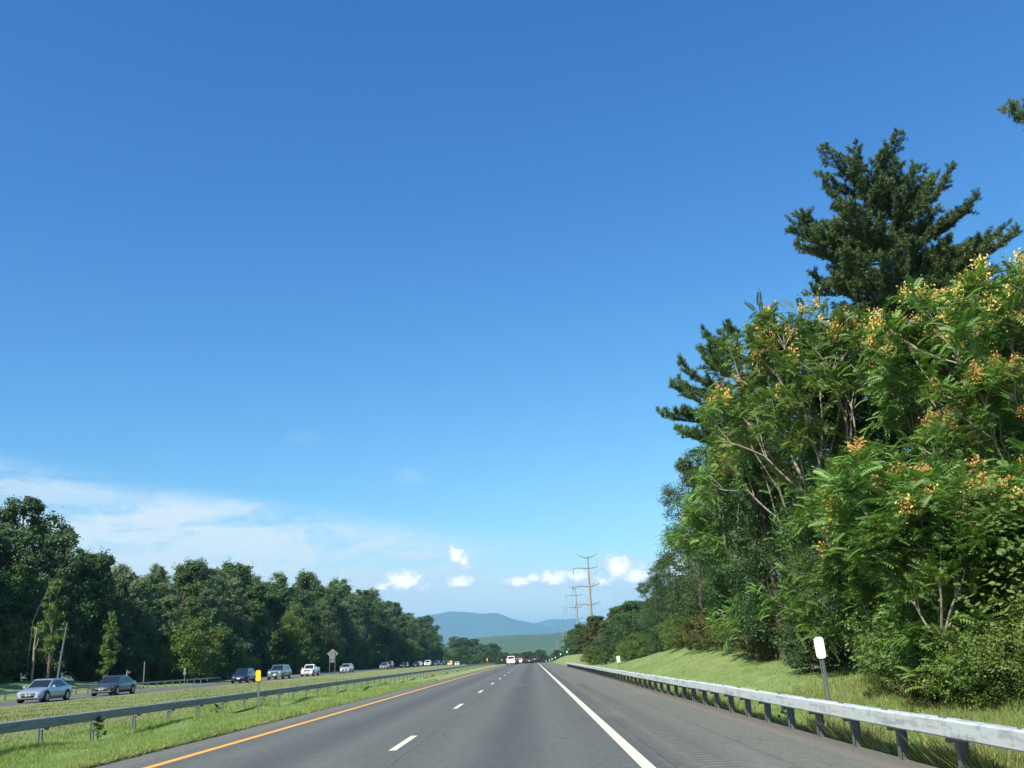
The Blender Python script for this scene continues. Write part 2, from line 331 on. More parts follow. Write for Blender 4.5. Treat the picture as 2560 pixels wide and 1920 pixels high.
class MB:
    """collects quads (vertex list, faces) for one mesh"""
    def __init__(s): s.v = []; s.f = []; s.n = 0
    def add(s, V, F):
        V = np.asarray(V, float).reshape(-1, 3); s.v.append(V); s.f.append(np.asarray(F, int).reshape(-1, 4) + s.n); s.n += len(V); return s
    def box(s, c, d, rz=0.0):
        cx, cy, cz = c; a, b_, h = d[0]/2, d[1]/2, d[2]/2
        V = np.array([(x, y, z) for z in (-h, h) for (x, y) in ((-a, -b_), (a, -b_), (a, b_), (-a, b_))], float)
        if rz: V[:, :2] = V[:, :2] @ np.array([[cos(rz), sin(rz)], [-sin(rz), cos(rz)]])
        V += np.array(c); return s.add(V, [(0, 3, 2, 1), (4, 5, 6, 7), (0, 1, 5, 4), (1, 2, 6, 5), (2, 3, 7, 6), (3, 0, 4, 7)])
    def hexa(s, V): return s.add(V, [(0, 3, 2, 1), (4, 5, 6, 7), (0, 1, 5, 4), (1, 2, 6, 5), (2, 3, 7, 6), (3, 0, 4, 7)])
    def tube(s, pts, rad, n=6, cap=True):
        pts = np.asarray(pts, float); rad = np.broadcast_to(np.asarray(rad, float), (len(pts),)); rings = []
        t = np.gradient(pts, axis=0); t /= np.linalg.norm(t, axis=1)[:, None] + 1e-9
        for p, tt, r in zip(pts, t, rad):
            a = np.array([1.0, 0, 0]) if abs(tt[0]) < 0.8 else np.array([0, 1.0, 0])
            u = np.cross(tt, a); u /= np.linalg.norm(u); w = np.cross(tt, u)
            th = np.arange(n)*2*pi/n; rings.append(p + r*(np.cos(th)[:, None]*u + np.sin(th)[:, None]*w))
        V = np.concatenate(rings); F = []
        for k in range(len(pts)-1):
            for j in range(n):
                F.append((k*n+j, k*n+(j+1) % n, (k+1)*n+(j+1) % n, (k+1)*n+j))
        s.add(V, F)
        if cap:
            for ring in (rings[0], rings[-1]):
                c = ring.mean(0); VV = np.vstack([ring, c[None]])
                s.add(VV, [(j, (j+1) % n, n, n) for j in range(0, n)] if False else [(j, (j+1) % n, (j+2) % n, n) for j in range(0, n, 2)])
        return s
    def disc(s, c, r, n=16, axis=0, r2=None, th=0.0):
        """short cylinder along x (axis 0)"""
        th_ = np.arange(n)*2*pi/n; c = np.array(c, float); ring = lambda xx, rr: np.stack([np.full(n, xx), rr*np.cos(th_), rr*np.sin(th_)], 1) + c
        r2 = r if r2 is None else r2
        A, B_ = ring(-th/2, r), ring(th/2, r2); V = np.concatenate([A, B_, [c + (-th/2, 0, 0)], [c + (th/2, 0, 0)]]); F = []
        for j in range(n): F.append((j, (j+1) % n, n+(j+1) % n, n+j))
        for j in range(0, n, 2): F.append((j, 2*n, (j+2) % n, (j+1) % n)); F.append((n+j, n+(j+1) % n, n+(j+2) % n, 2*n+1))
        return s.add(V, F)
    def mesh(s, name, m, smooth=False): return np_mesh(name, np.concatenate(s.v), np.concatenate(s.f), m, smooth)

def rx_noise(x, seed=0):   # cheap smooth 1-D noise
    return np.sin(x*1.0+seed)*0.5 + np.sin(x*2.3+seed*1.7)*0.3 + np.sin(x*5.1+seed*2.9)*0.2

# ------------------------------------------------------------------ terrain
def zr(y):
    y = np.asarray(y, float)
    z = np.where(y > 200, -2.76e-5*(y-200)**2, 0.0)
    z6 = -2.76e-5*400**2; return np.where(y > 600, np.maximum(z6 - 0.022*(y-600), -14), z)
OY = [-100, 40, 60, 80, 112, 150, 200, 260, 310, 400, 500, 700, 1000, 1500]; OZ = [-.1, -.1, -.1, -.05, 0, .1, .15, .15, .1, -.4, -1.3, -5, -12, -14]
def zo(y): return np.interp(y, OY, OZ)
def sm(x, a, b): t = np.clip((np.asarray(x, float)-a)/(b-a), 0, 1); return t*t*(3-2*t)
ON, OF = -30.2, -38.6   # oncoming carriageway edges
def T(x, y):
    x = np.asarray(x, float); y = np.asarray(y, float); x, y = np.broadcast_arrays(x, y)
    z = zr(y)*1.0
    f = sm(-x, 16, 29); z = z*(1-f) + zo(y)*f
    z = z + 0.02 - 0.13*sm(-x, 7.3, 10)*(1-sm(-x, 10.5, 15)) + 0.0
    # right side: shallow ditch then the grass mound
    z = z - 0.32*sm(x, 4.3, 5.8)*(1-sm(x, 6.2, 9.5))*(1-sm(y, 35, 60))
    mound = 1.75*sm(x, 4.9, 12.5)*sm(y, 26, 58)*(1-0.80*sm(y, 70, 118))
    z = z + mound + 0.4*sm(x, 6.5, 16)*(1-sm(y, 20, 50))
    z = z + 1.3*sm(x, 3.6+1.2, 9)*sm(y, 135, 175)*(1-sm(y, 250, 340))
    # left side beyond the oncoming lanes: low bank
    z = z + 1.15*sm(-x, 40.5, 47)*(1-sm(y, 95, 125)) + 0.4*sm(-x, 46, 60)
    z = z - 0.12*((x < 3.98) & (x > -7.02)) - 0.12*((x < ON+0.02) & (x > OF-0.02))
    far = sm(y, 900, 1500); z = z*(1-far) - 13*far
    n = 0.05*np.sin(x*.9+y*.33) + .04*np.sin(x*.37-y*.71+2)
    off = np.clip(np.minimum(np.abs(x-3.98) + 10*((x < 3.98) & (x > -7.02))*0, 99), 0, 1)
    outside = ((x > 4.6) | (x < -7.6)) & ~((x < ON+.8) & (x > OF-.8))
    return z + n*outside
xs = np.unique(np.concatenate([np.array([-12000, -6000, -3000, -1500, -800, -400, -250, -150, -110, -90, -75, -65]), np.arange(-60, -40, 1.0), [-40, -39.2, OF-.03, OF+.06, -37, -34, -32, ON-.06, ON+.03, -29.4, -28.5], np.arange(-27.5, -12, 1.0), np.arange(-12, -7.3, .4), [-7.2, -7.03, -6.94, -6, -3, 0, 2, 3.9, 3.99, 4.2, 4.5], np.arange(4.8, 16, .35), np.arange(16.5, 40, 2), [50, 70, 100, 150, 250, 400, 800, 1500, 3000, 6000, 12000]]))
ys = np.unique(np.concatenate([[-300, -100, -30], np.arange(-10, 60, 0.8), np.arange(60, 200, 2.0), np.arange(200, 700, 10.0), np.arange(700, 1600, 50.0), [2000, 3000, 5000, 9000, 16000, 21000]]))
def grid_mesh(name, xs, ys, zf, m, smooth=True):
    X, Y = np.meshgrid(xs, ys); Z = zf(X, Y); V = np.stack([X, Y, Z], -1).reshape(-1, 3)
    nx, ny = len(xs), len(ys); i = np.arange(nx-1); j = np.arange(ny-1); I, J = np.meshgrid(i, j); a = (J*nx+I).ravel()
    return np_mesh(name, V, np.stack([a, a+1, a+nx+1, a+nx], 1), m, smooth)
tag(obj('ground', grid_mesh('ground', xs, ys, T, M['ground'])), 'grass verges, median and mound beside the motorway', None, kind='structure')

# carriageways as sheets, edge vertices slightly ragged
ry = np.concatenate([np.arange(-12, 60, 0.5), np.arange(60, 200, 2.0), np.arange(200, 900, 10.0)])
def strip(name, x0, x1, zf, z, m, ya=ry, rag0=0.0, rag1=0.0, parent=None, kind='structure'):
    rng = np.random.default_rng(7); n = len(ya)
    def rag(a): return a*(rx_noise(ya*1.9, 3)*.7 + rng.normal(0, .35, n)*(ya < 80)) if a else 0
    L = np.stack([np.full(n, x0)+rag(rag0), ya, zf(ya)+z], 1); Rr = np.stack([np.full(n, x1)+rag(rag1), ya, zf(ya)+z], 1)
    V = np.concatenate([L, Rr]); k = np.arange(n-1); o = obj(name, np_mesh(name, V, np.stack([k, k+n, k+n+1, k+1], 1), m), parent)
    if kind and parent is None: o['kind'] = kind
    return o
road = strip('road', -6.15, 1.62, zr, 0.0, M['asphalt']); road['label'] = 'dark grey two lane asphalt carriageway'
shr = strip('shoulder_right', 1.62, 4.06, zr, -0.004, M['shoulder'], rag1=0.07); shr['label'] = 'paler brownish paved shoulder by the right guard rail'
shl = strip('shoulder_left', -7.12, -6.15, zr, -0.004, M['shoulder'], rag0=0.09); shl['label'] = 'narrow paved strip between amber line and median grass'
opp = strip('oncoming_road', OF, ON, zo, -0.02, M['asphalt_far']); opp['label'] = 'oncoming carriageway across the median'
strip('edge_line', 1.30, 1.47, zr, 0.004, M['line_white'], parent=road)['label'] = 'solid white line along the right edge'
strip('edge_line', -6.03, -5.86, zr, 0.004, M['line_yellow'], parent=road)['label'] = 'solid amber line along the left edge'
strip('edge_line', ON-.75, ON-.60, zo, -0.016, M['line_pale'], parent=opp)['label'] = 'pale amber line on the median side'
strip('edge_line', OF+.9, OF+1.02, zo, -0.016, M['line_white'], parent=opp)['label'] = 'white line on the far side'
dm = MB().box((0, 0, 0), (0.13, 3.05, 0.003)).mesh('lane_dash', M['line_white'])
for k in range(-1, 24):
    y = 18.3+13.35*k
    o = obj('lane_dash', dm, road, (-2.36, y, float(zr(y))+.005)); o.rotation_euler = (-0.0000552*max(0, y-200), 0, 0)
dm2 = MB().box((0, 0, 0), (0.12, 3.0, 0.003)).mesh('lane_dash', M['line_white'])
for k in range(0, 18): y = 50+13.0*k; obj('lane_dash', dm2, opp, (-34.6, y, float(zo(y))-.015))
# milled rumble strip in the right shoulder: one part, short cross grooves
mb = MB()
for k in range(150):
    y = 6+k*0.30; mb.box((2.28+0.01*sin(k), y, -.0030), (0.40, 0.11, 0.004))
rs = obj('rumble_strip', mb.mesh('rumble_strip', M['groove']), shr); rs['kind'] = 'stuff'

# ------------------------------------------------------------------ far hills
def hillmat(name, c0, c1, sc):
    m, b, out = mat(name); P = pos(b); n = b.noise(P, sc, 5, .7); n2 = b.noise(P, sc*.12, 3)
    p = pbsdf(b, out, b.mix(b.m('MULTIPLY', b.m('ADD', n, n2), .5), c0, c1), .9, .1); return m
M['hill'] = hillmat('mountain_forest', (.030, .050, .025), (.060, .085, .035), .004)
M['ridge'] = hillmat('ridge_forest', (.022, .050, .024), (.090, .125, .040), .05)
def mountain(name, y0, prof, depth, m, step, xr, seed, label, bumps=0.0, rel=30):
    xs_ = np.arange(xr[0], xr[1]+1, step); px, pz = zip(*prof); rng = np.random.default_rng(seed)
    top = np.interp(xs_, px, pz) + rel*rx_noise(xs_/rel/14, seed)*0.35
    t = np.concatenate([np.linspace(-1, 0, 22), [.3, 1.0]])
    X = np.tile(xs_, (len(t), 1)); Y = y0 + t[:, None]*depth + 0*X
    sh = np.where(t <= 0, np.cos(t*pi/2)**1.15, np.cos(t*pi/2)); sh = sh[:, None]
    spur = 1 + 0.22*rx_noise(X/ (depth*.22) + t[:, None]*2.2, seed)*(np.abs(t[:, None])*(1-np.abs(t[:, None]))*4)
    Z = -16 + (top[None]+16)*sh*spur
    if bumps: Z = Z + rng.random(Z.shape)**1.5*bumps*sh
    nx = len(xs_); V = np.stack([X, Y, Z], -1).reshape(-1, 3); I, J = np.meshgrid(np.arange(nx-1), np.arange(len(t)-1)); a = (J*nx+I).ravel()
    o = obj(name, np_mesh(name, V, np.stack([a, a+1, a+nx+1, a+nx], 1), m, True)); o['kind'] = 'structure'; o['label'] = label; return o
mountain('mountains', 15000, [(-9000, 350), (-5000, 420), (-2600, 560), (-1800, 640), (-1278, 683), (-1160, 684), (-883, 630), (-702, 587), (-519, 603), (-400, 590), (-156, 540), (0, 500), (300, 430), (900, 330), (2500, 300), (9000, 260)], 3400, M['hill'], 60, (-9500, 9500), 3, 'long blue mountain range behind the wooded ridge', rel=22)
mountain('mountains', 17500, [(-9000, 200), (-400, 420), (98, 590), (385, 640), (600, 612), (737, 611), (1017, 545), (1900, 560), (3500, 480), (9000, 380)], 2400, M['hill'], 60, (-9500, 9500), 5, 'paler blue peak right of the long range', rel=18)
mountain('wooded_ridge', 4000, [(-4000, 60), (-600, 48), (-239, 64), (-206, 72), (-125, 76), (-45, 77), (117, 80), (165, 78), (500, 90), (1500, 80), (4000, 50)], 1500, M['ridge'], 12, (-2600, 2600), 9, 'low forested ridge in front of the mountains', bumps=5, rel=3)

# ------------------------------------------------------------------ foliage generators
def norm(a): return a/(np.linalg.norm(a, axis=-1, keepdims=True)+1e-9)
def leaf_quads(P, N, L, Wd, rng):
    """diamond leaves, centre P, normal N, random in-plane turn, returns V,F"""
    n = len(P); N = norm(N); a = rng.normal(size=(n, 3)); u = norm(np.cross(N, a)); w = np.cross(N, u)
    L = np.broadcast_to(L, (n,))[:, None]; Wd = np.broadcast_to(Wd, (n,))[:, None]
    V = np.stack([P-u*L/2, P-w*Wd/2+u*L*.05-N*L*.06, P+u*L/2-N*L*.10, P+w*Wd/2+u*L*.05-N*L*.06], 1)
    return V.reshape(-1, 3), np.arange(4*n).reshape(-1, 4)
def rdir(rng, n): return norm(rng.normal(size=(n, 3)))

def bezier(p0, p1, p2, n=5):
    t = np.linspace(0, 1, n)[:, None]; return (1-t)**2*p0 + 2*t*(1-t)*p1 + t*t*p2

def broadleaf(seed, H=15.0, R=4.2, base=.3, nl=12, ncl=22, nleaf=72, leaf=.26, spread=1.0, mat_='leaf_mid', bark='bark', spire=0.0, aspect=0.62):
    """crown of leaf clumps on lobes around limbs; returns (crown mesh, trunk mesh)"""
    rng = np.random.default_rng(seed); tb = MB()
    lean = rng.normal(0, .03, 2)*H
    tb.tube(bezier(np.array([0, 0, -.6]), np.array([0, 0, H*.4]), np.array([lean[0], lean[1], H*.80]), 7), np.linspace(.022*H, .006*H, 7), 7)
    P = []; N = []; G = []
    lob = []
    for k in range(nl):
        t = (k+.5)/nl; a = k*2.399+rng.uniform(-.5, .5)
        zc = base + (H-base)*(.12+.80*t)
        env = R*(sin(pi*min(1, .18+.80*t))**.55)*(1-spire*t)
        rl = env*rng.uniform(.42, .60); rad = max(0, env-rl*rng.uniform(.8, 1.05))
        c = np.array([cos(a)*rad+lean[0]*t, sin(a)*rad+lean[1]*t, zc]); lob.append((c, rl))
    lob.append((np.array([lean[0], lean[1], H*.88]), R*.34))
    for c, rl in lob:
        s0 = np.array([lean[0]*.4, lean[1]*.4, max(.15*H, c[2]*.62-.5)])
        tb.tube(bezier(s0, (s0+c)/2+np.array([0, 0, -.4]), c, 5), np.linspace(.008*H, .002*H, 5), 5, cap=False)
        d = rdir(rng, ncl); cc = c + d*np.array([1, 1, .85])*rl*rng.uniform(.55, 1.0, (ncl, 1)); rc = rl*rng.uniform(.20, .46, ncl); st = rng.uniform(.7, 1.35, ncl)
        for q in range(ncl):
            m_ = int(nleaf*rng.uniform(.7, 1.3)); dd = rdir(rng, m_); dd[:, 2] = np.abs(dd[:, 2])*rng.choice([1, 1, 1, -1], m_)
            G.append(np.full(m_, rng.random())); rr = rc[q]*np.abs(rng.normal(.78, .34, (m_, 1)))
            P.append(cc[q] + dd*rr*np.array([1.1/st[q]**.5, 1.1/st[q]**.5, .9*st[q]])); N.append(dd*.9 + np.array([0, 0, .55]) + rng.normal(0, .45, (m_, 3)))
    P = np.concatenate(P); N = np.concatenate(N); P[:, 2] = np.maximum(P[:, 2], .05)
    n = len(P); L = leaf*rng.uniform(.6, 1.35, n); V, F = leaf_quads(P, N, L, L*aspect, rng)
    r = np.repeat(rng.random(n)*.55+np.concatenate(G)*.45, 4)
    return np_mesh('crown', V, F, M[mat_], False, r), tb.mesh('trunk', M[bark], True)

def ailanthus(seed, H=13.0, lean=(0, 0), nlimb=5, base=.28, spread=.55, mat_='ailanthus', seeds='seed', pseed=.4, fl=.60, multi=1, low=False):
    """tree of heaven: pale forking limbs ending in rosettes of long pinnate leaves"""
    rng = np.random.default_rng(seed); tb = MB(); tips = []
    def grow(p, d, L, r, lev):
        e = p + d*L; mid = p + d*L*.5 + rng.normal(0, .05*L, 3)
        tb.tube(bezier(p, mid, e, 4), np.linspace(r, r*.66, 4), 6 if r > .05 else 4, cap=False)
        if lev == 0: tips.append((e, d)); return
        for k in range(rng.integers(2, 4) if lev > 1 else rng.integers(3, 5)):
            a = rng.normal(0, 1, 3); a -= a.dot(d)*d; a = norm(a); nd = norm(d + a*rng.uniform(.45, .95)*spread*1.6 + np.array([0, 0, .13]))
            grow(e - d*L*rng.uniform(0, .25), nd, L*rng.uniform(.62, .9), r*.62, lev-1)
        if rng.random() < .55: tips.append((mid, norm(d+rng.normal(0, .8, 3))))
    for s_ in range(multi):
        p0 = np.array([rng.normal(0, .5)*(multi > 1), rng.normal(0, .5)*(multi > 1), -.4])
        top = np.array([lean[0]*.45, lean[1]*.45, H*(.38 if base > .2 else .30)]) + p0*1.5 + rng.normal(0, .25, 3)
        tb.tube(bezier(p0, (p0+top)/2+rng.normal(0, .2, 3), top, 6), np.linspace(.013*H, .009*H, 6), 8, cap=False)
        for k in range(nlimb):
            a = k*2*pi/nlimb+rng.uniform(-.4, .4)
            d = norm(np.array([cos(a)*spread+lean[0]/H, sin(a)*spread+lean[1]/H, 1.0]))
            st = p0+(top-p0)*rng.uniform(.72, 1.0); grow(st, d, H*.175, .0055*H, 3)
        for k in range(9 if low else 3):   # low side shoots
            st = p0+(top-p0)*rng.uniform(.2, .95); a = rng.uniform(0, 2*pi); d = norm(np.array([cos(a), sin(a), .35])); grow(st, d, H*.10, .003*H, 1)
    # frond template: 10 pairs of leaflets + end leaflet
    npair = 8; q = []
    for k in range(npair):
        t = .18+.80*k/npair; x = t; z = .18*t-.50*t*t; ll = .25*(1-.5*abs(t-.45)*1.6)
        for s in (-1, 1):
            b0 = np.array([x, 0, z]); e0 = np.array([x+.06, s*ll, z-.07-.05*(t)]); wv = np.array([.058, 0, -.012])
            mm_ = b0*.6+e0*.4; q += [b0, mm_-wv, e0, mm_+wv]
    q += [np.array([.98, 0, -.18]), np.array([1.05, -.04, -.22]), np.array([1.16, 0, -.30]), np.array([1.05, .04, -.22])]
    q += [np.array([0, -.008, 0]), np.array([.5, -.006, .02]), np.array([.5, .006, .02]), np.array([0, .008, 0])]
    q += [np.array([.5, -.006, .02]), np.array([1, -.003, -.2]), np.array([1, .003, -.2]), np.array([.5, .006, .02])]
    q = np.array(q); nq = len(q)//4
    O = []; D = []; U = []; SC = []; sp = []; G = []
    for (e, d) in tips:
        m_ = rng.integers(11, 17); G.append(np.full(m_, rng.random())); k = np.arange(m_); az = k*2.399+rng.uniform(0, 6); elv = rng.uniform(-.45, .85, m_)
        dd = np.stack([np.cos(az)*np.cos(elv), np.sin(az)*np.cos(elv), np.sin(elv)], 1); dd = norm(dd+np.array(d)*.35)
        O.append(e+rng.normal(0, .10, (m_, 3))-np.array(d)*rng.uniform(0, .5, (m_, 1))); D.append(dd); SC.append(fl*rng.uniform(.65, 1.15, m_))
        if rng.random() < pseed*2.6*max(.0, e[2]/H*2.4-1.15): sp.append(e+np.array(d)*.1)
    O = np.concatenate(O); D = np.concatenate(D); SC = np.concatenate(SC); n = len(O)
    up = np.array([0, 0, 1.0])+rng.normal(0, .25, (n, 3)); Yv = norm(np.cross(up, D)); Zv = np.cross(D, Yv)
    V = O[:, None] + SC[:, None, None]*(q[None, :, 0:1]*D[:, None]+q[None, :, 1:2]*Yv[:, None]+q[None, :, 2:3]*Zv[:, None])
    r = np.repeat(rng.random(n)*.35+np.concatenate(G)*.45, nq*4)+np.repeat(rng.random(n*nq), 4)*.2
    cm = np_mesh('crown', V.reshape(-1, 3), np.arange(n*nq*4).reshape(-1, 4), M[mat_], False, r)
    sm_ = None
    if sp:
        PP = np.concatenate([s_+rng.normal(0, .10, (90, 3))*np.array([1, 1, 1.2]) for s_ in sp]); n = len(PP)
        V, F = leaf_quads(PP, rng.normal(size=(n, 3)), .085, .05, rng); sm_ = np_mesh('seed_clusters', V, F, M[seeds], False, np.repeat(rng.random(n), 4))
    return cm, tb.mesh('trunk', M['bark_pale'], True), sm_

def pine(seed, H=27.0, zlow=9.0, prof=None, trunk_lean=(0, 0), nl=64, tw=.040, extra=(), K=14):
    """white pine: level and upswept limbs carrying thick plumes of long needles"""
    rng = np.random.default_rng(seed); tb = MB(); ln = np.array([trunk_lean[0], trunk_lean[1], 0.])
    def tr(z): return ln*(max(0, z)/H)**1.5 + np.array([0, 0, z])
    tb.tube([tr(z) for z in np.linspace(-.5, H*.97, 12)], np.linspace(.36, .04, 12), 9)
    TP = []; TD = []; limbs = []
    for k in range(nl):
        t = (k+.5)/nl; z0 = zlow+(H*.97-zlow)*t; a = k*2.399+rng.uniform(-.5, .5)
        Lm = np.interp(t, [0, .25, .5, .75, .9, 1], prof or [3.8, 5.2, 5.0, 4.0, 2.6, 1.2])*rng.uniform(.50, 1.18)
        limbs.append((z0, a, Lm, .10+.75*t**2.2+rng.uniform(-.10, .18)))
    limbs += list(extra)
    for (z0, a, Lm, rise) in limbs:
        p0 = tr(z0); h = np.array([cos(a), sin(a), 0.]); p2 = p0+h*Lm+np.array([0, 0, Lm*rise]); p1 = p0+h*Lm*.6+np.array([0, 0, -Lm*rise*.05])
        pts = bezier(p0, p1, p2, 8); tb.tube(pts, np.linspace(.012*Lm+.015, .010, 8), 4, cap=False)
        nb = int(6+Lm*4.2); side = np.cross(h, [0, 0, 1.])
        for j in range(nb):
            t = .18+.82*(j+rng.random())/nb; b0 = (1-t)**2*p0+2*t*(1-t)*p1+t*t*p2
            s = 1 if j % 2 else -1; bl = (1.75-.95*t)*rng.uniform(.5, 1.15)*min(1, .45+Lm/6)
            bd = norm(h*.6+side*s*rng.uniform(.15, 1.0)+np.array([0, 0, rng.uniform(.25, 1.05)]))
            e = b0+bd*bl; m_ = max(4, int(bl/.10)); u = (np.arange(m_)+.6)/m_
            TP.append(b0+(e-b0)*(.05+.95*u[:, None])+rng.normal(0, .05, (m_, 3))); TD.append(np.tile(bd, (m_, 1)))
            for q_ in range(2):   # short twigs thicken the plume
                c0 = b0+(e-b0)*rng.uniform(.35, .85); cd = norm(bd+rng.normal(0, .55, 3)+np.array([0, 0, .35])); cl = bl*rng.uniform(.28, .5); m2 = max(2, int(cl/.11)); u = (np.arange(m2)+1)/m2
                TP.append(c0+cd*cl*u[:, None]); TD.append(np.tile(cd, (m2, 1)))
        m_ = 9; u = np.linspace(.6, 1, m_)[:, None]; TP.append((1-u)**2*p0+2*u*(1-u)*p1+u*u*p2); TD.append(np.tile(norm(p2-p1), (m_, 1)))
    TP = np.concatenate(TP); TD = np.concatenate(TD); n = len(TP)
    d = norm(np.repeat(TD, K, 0)*.7+rdir(rng, n*K)+np.array([0, 0, .4])); O = np.repeat(TP, K, 0)+rng.normal(0, .04, (n*K, 3))
    L = rng.uniform(.13, .26, (n*K, 1)); w = norm(np.cross(d, rng.normal(size=(n*K, 3))))*tw
    V = np.stack([O-w*.5, O+w*.5, O+d*L], 1).reshape(-1, 3); F = np.arange(n*K*3).reshape(-1, 3)
    return np_mesh('crown', V, F, M['needle'], False, np.repeat(rng.random(n*K), 3)), tb.mesh('trunk', M['bark_dark'], True)

HT = {}
def vz(me): a = np.empty(len(me.vertices)*3, dtype=np.float32); me.vertices.foreach_get('co', a); return a[2::3]
def tree(name, meshes, x, y, h, H0, rz, label, cat='tree', group=None, sx=1.0, dz=0.0):
    H0 = HT.setdefault(meshes[0].name, float(np.percentile(vz(meshes[0]), 99.7))); s = h/H0; t = thing(name, label, cat, (x, y, float(T(x, y))+dz), rz, group); t.scale = (s*sx, s*sx, s)
    c = obj('crown', meshes[0], t); obj('trunk', meshes[1], t)
    if len(meshes) > 2 and meshes[2] is not None: obj('seed_clusters', meshes[2], t)
    return t

# ------------------------------------------------------------------ left forest wall
rng = np.random.default_rng(11); random.seed(4)
BL = [broadleaf(101, mat_='leaf_dark', nleaf=78), broadleaf(102, R=3.8, mat_='leaf_mid', nleaf=78, spire=.2), broadleaf(103, R=4.6, mat_='leaf_dark', ncl=16),
      broadleaf(104, R=3.6, mat_='leaf_grey', spire=.35, leaf=.20, nleaf=92, ncl=24), broadleaf(105, R=4.4, mat_='leaf_mid', nl=12), broadleaf(106, R=4.0, mat_='leaf_dark', nl=12, base=.4), broadleaf(107, R=4.1, mat_='leaf_grey', leaf=.20, nleaf=92, ncl=24), broadleaf(108, R=3.0, mat_='leaf_mid', nl=13, spire=.45)]
prof = [(60, 18.2), (88, 19.6), (101, 19.0), (107, 21.5), (114, 19), (122, 16.8), (128, 16.5), (139, 16.2), (159, 18.4), (189, 20.5), (217, 20.8), (258, 24.2), (312, 24.6), (379, 24.6), (465, 24.2), (560, 25.5)]
yv, k = 62.0, 0
while yv < 520:
    h = np.interp(yv, *zip(*prof))
    for row, (dx, hf) in enumerate(((0, .80), (5.5, 1.0), (11.0, 1.0))):
        if row == 2 and yv > 220 and k % 2: continue
        x = -49.0-dx-(5.0*(1-sm(yv, 95, 125))) + rng.uniform(-1.2, 1.2); yy = yv+rng.uniform(-2, 2)+row*2.5
        hh = h*hf*rng.uniform(.84, 1.05); kk = (k*3+row*2+int(rng.integers(0, 3))) % 8
        if 116 < yv < 190 and (k+row) % 2: kk = 6 if row else 3
        if yv < 116: kk = (0, 2, 4, 5, 6, 1)[kk % 6]; hh = h*hf*rng.uniform(.93, 1.04)
        tree('forest_tree', BL[kk], x, yy, hh, 15.0, rng.uniform(0, 6.28),
             ('tree at the front of the dark forest wall' if row == 0 else 'taller tree rising behind the front of the forest wall') + ' beyond the oncoming lanes', 'tree',
             'front trees of the left forest wall' if row == 0 else 'taller trees of the left forest wall', sx=rng.uniform(.95, 1.15)*(1.0 if hh < 18 else .92))
    yv += 5.4+yv*.012; k += 1
for k in range(12): tree('forest_tree', BL[(0, 2, 5)[k % 3]], -72-k % 2*3, 62+k*7.5, 14, 15, k*1.7, 'tree deep in the forest', 'tree', 'taller trees of the left forest wall', sx=1.5)

# understory closing the forest edge
SB = [broadleaf(201, H=4.5, R=2.6, base=0.0, nl=8, ncl=13, nleaf=80, leaf=.20, mat_='leaf_mid'), broadleaf(202, H=4.5, R=2.9, base=0.0, nl=8, ncl=13, nleaf=80, leaf=.20, mat_='leaf_dark'),
      broadleaf(203, H=3.0, R=2.3, base=0.0, nl=9, ncl=16, nleaf=130, leaf=.095, mat_='leaf_bright'), broadleaf(204, H=3.0, R=2.3, base=0.0, nl=8, ncl=12, nleaf=110, leaf=.13, mat_='leaf_autumn')]
yv, k = 66.0, 0
while yv < 420:
    x = -46.4-(5.0*(1-sm(yv, 95, 125)))+rng.uniform(-.8, .5)
    tree('undergrowth_bush', SB[(k % 3 == 0)*1 if k % 5 else 2][:2], x, yv, 4.0*rng.uniform(.7, 1.5)*(1+yv/400), 4.5 if k % 5 else 3.0, rng.uniform(0, 6.28), 'bush at the foot of the dark forest wall beyond the oncoming lanes', 'bush', 'bushes at the foot of the left forest wall')
    if k % 2 == 0: tree('undergrowth_bush', SB[1][:2], x-7.5, yv+1.5, 5.5, 4.5, k*1.1, 'bush at the forest foot', 'bush', 'bushes at the foot of the left forest wall', sx=1.5)
    yv += 4.4+yv*.014; k += 1
# the bright shrubby tree by the navy car, vine curtains, spindly pale tree
BR = broadleaf(301, H=6.5, R=3.4, base=0.0, nl=12, ncl=15, nleaf=100, leaf=.20, mat_='leaf_bright')
tree('bushy_tree', BR, -42.0, 122, 7.6, 6.5, .4, 'bright green bushy tree behind the navy hatchback in front of the forest')
tree('bushy_tree', BR, -43.5, 181, 7.8, 6.5, 2.4, 'small light green tree in the forest edge above the silver crossover', sx=.62, dz=5.0)
VN = broadleaf(302, H=9.0, R=2.2, base=0.5, nl=11, ncl=12, nleaf=90, leaf=.17, mat_='leaf_bright', spire=.3)
tree('vine_clad_tree', VN, -45.8, 94, 9.3, 9, 0.5, 'yellow-green vine clad tree right of the leaning grey pole', sx=.8)
tree('vine_clad_tree', VN, -51.0, 92, 9.0, 9, 1.9, 'vine clad tree above the pale broken snag', sx=.62)
tree('vine_clad_tree', VN, -44.0, 103, 7.2, 9, 3.1, 'slim light green tree right of the vine clad pair', sx=.7)

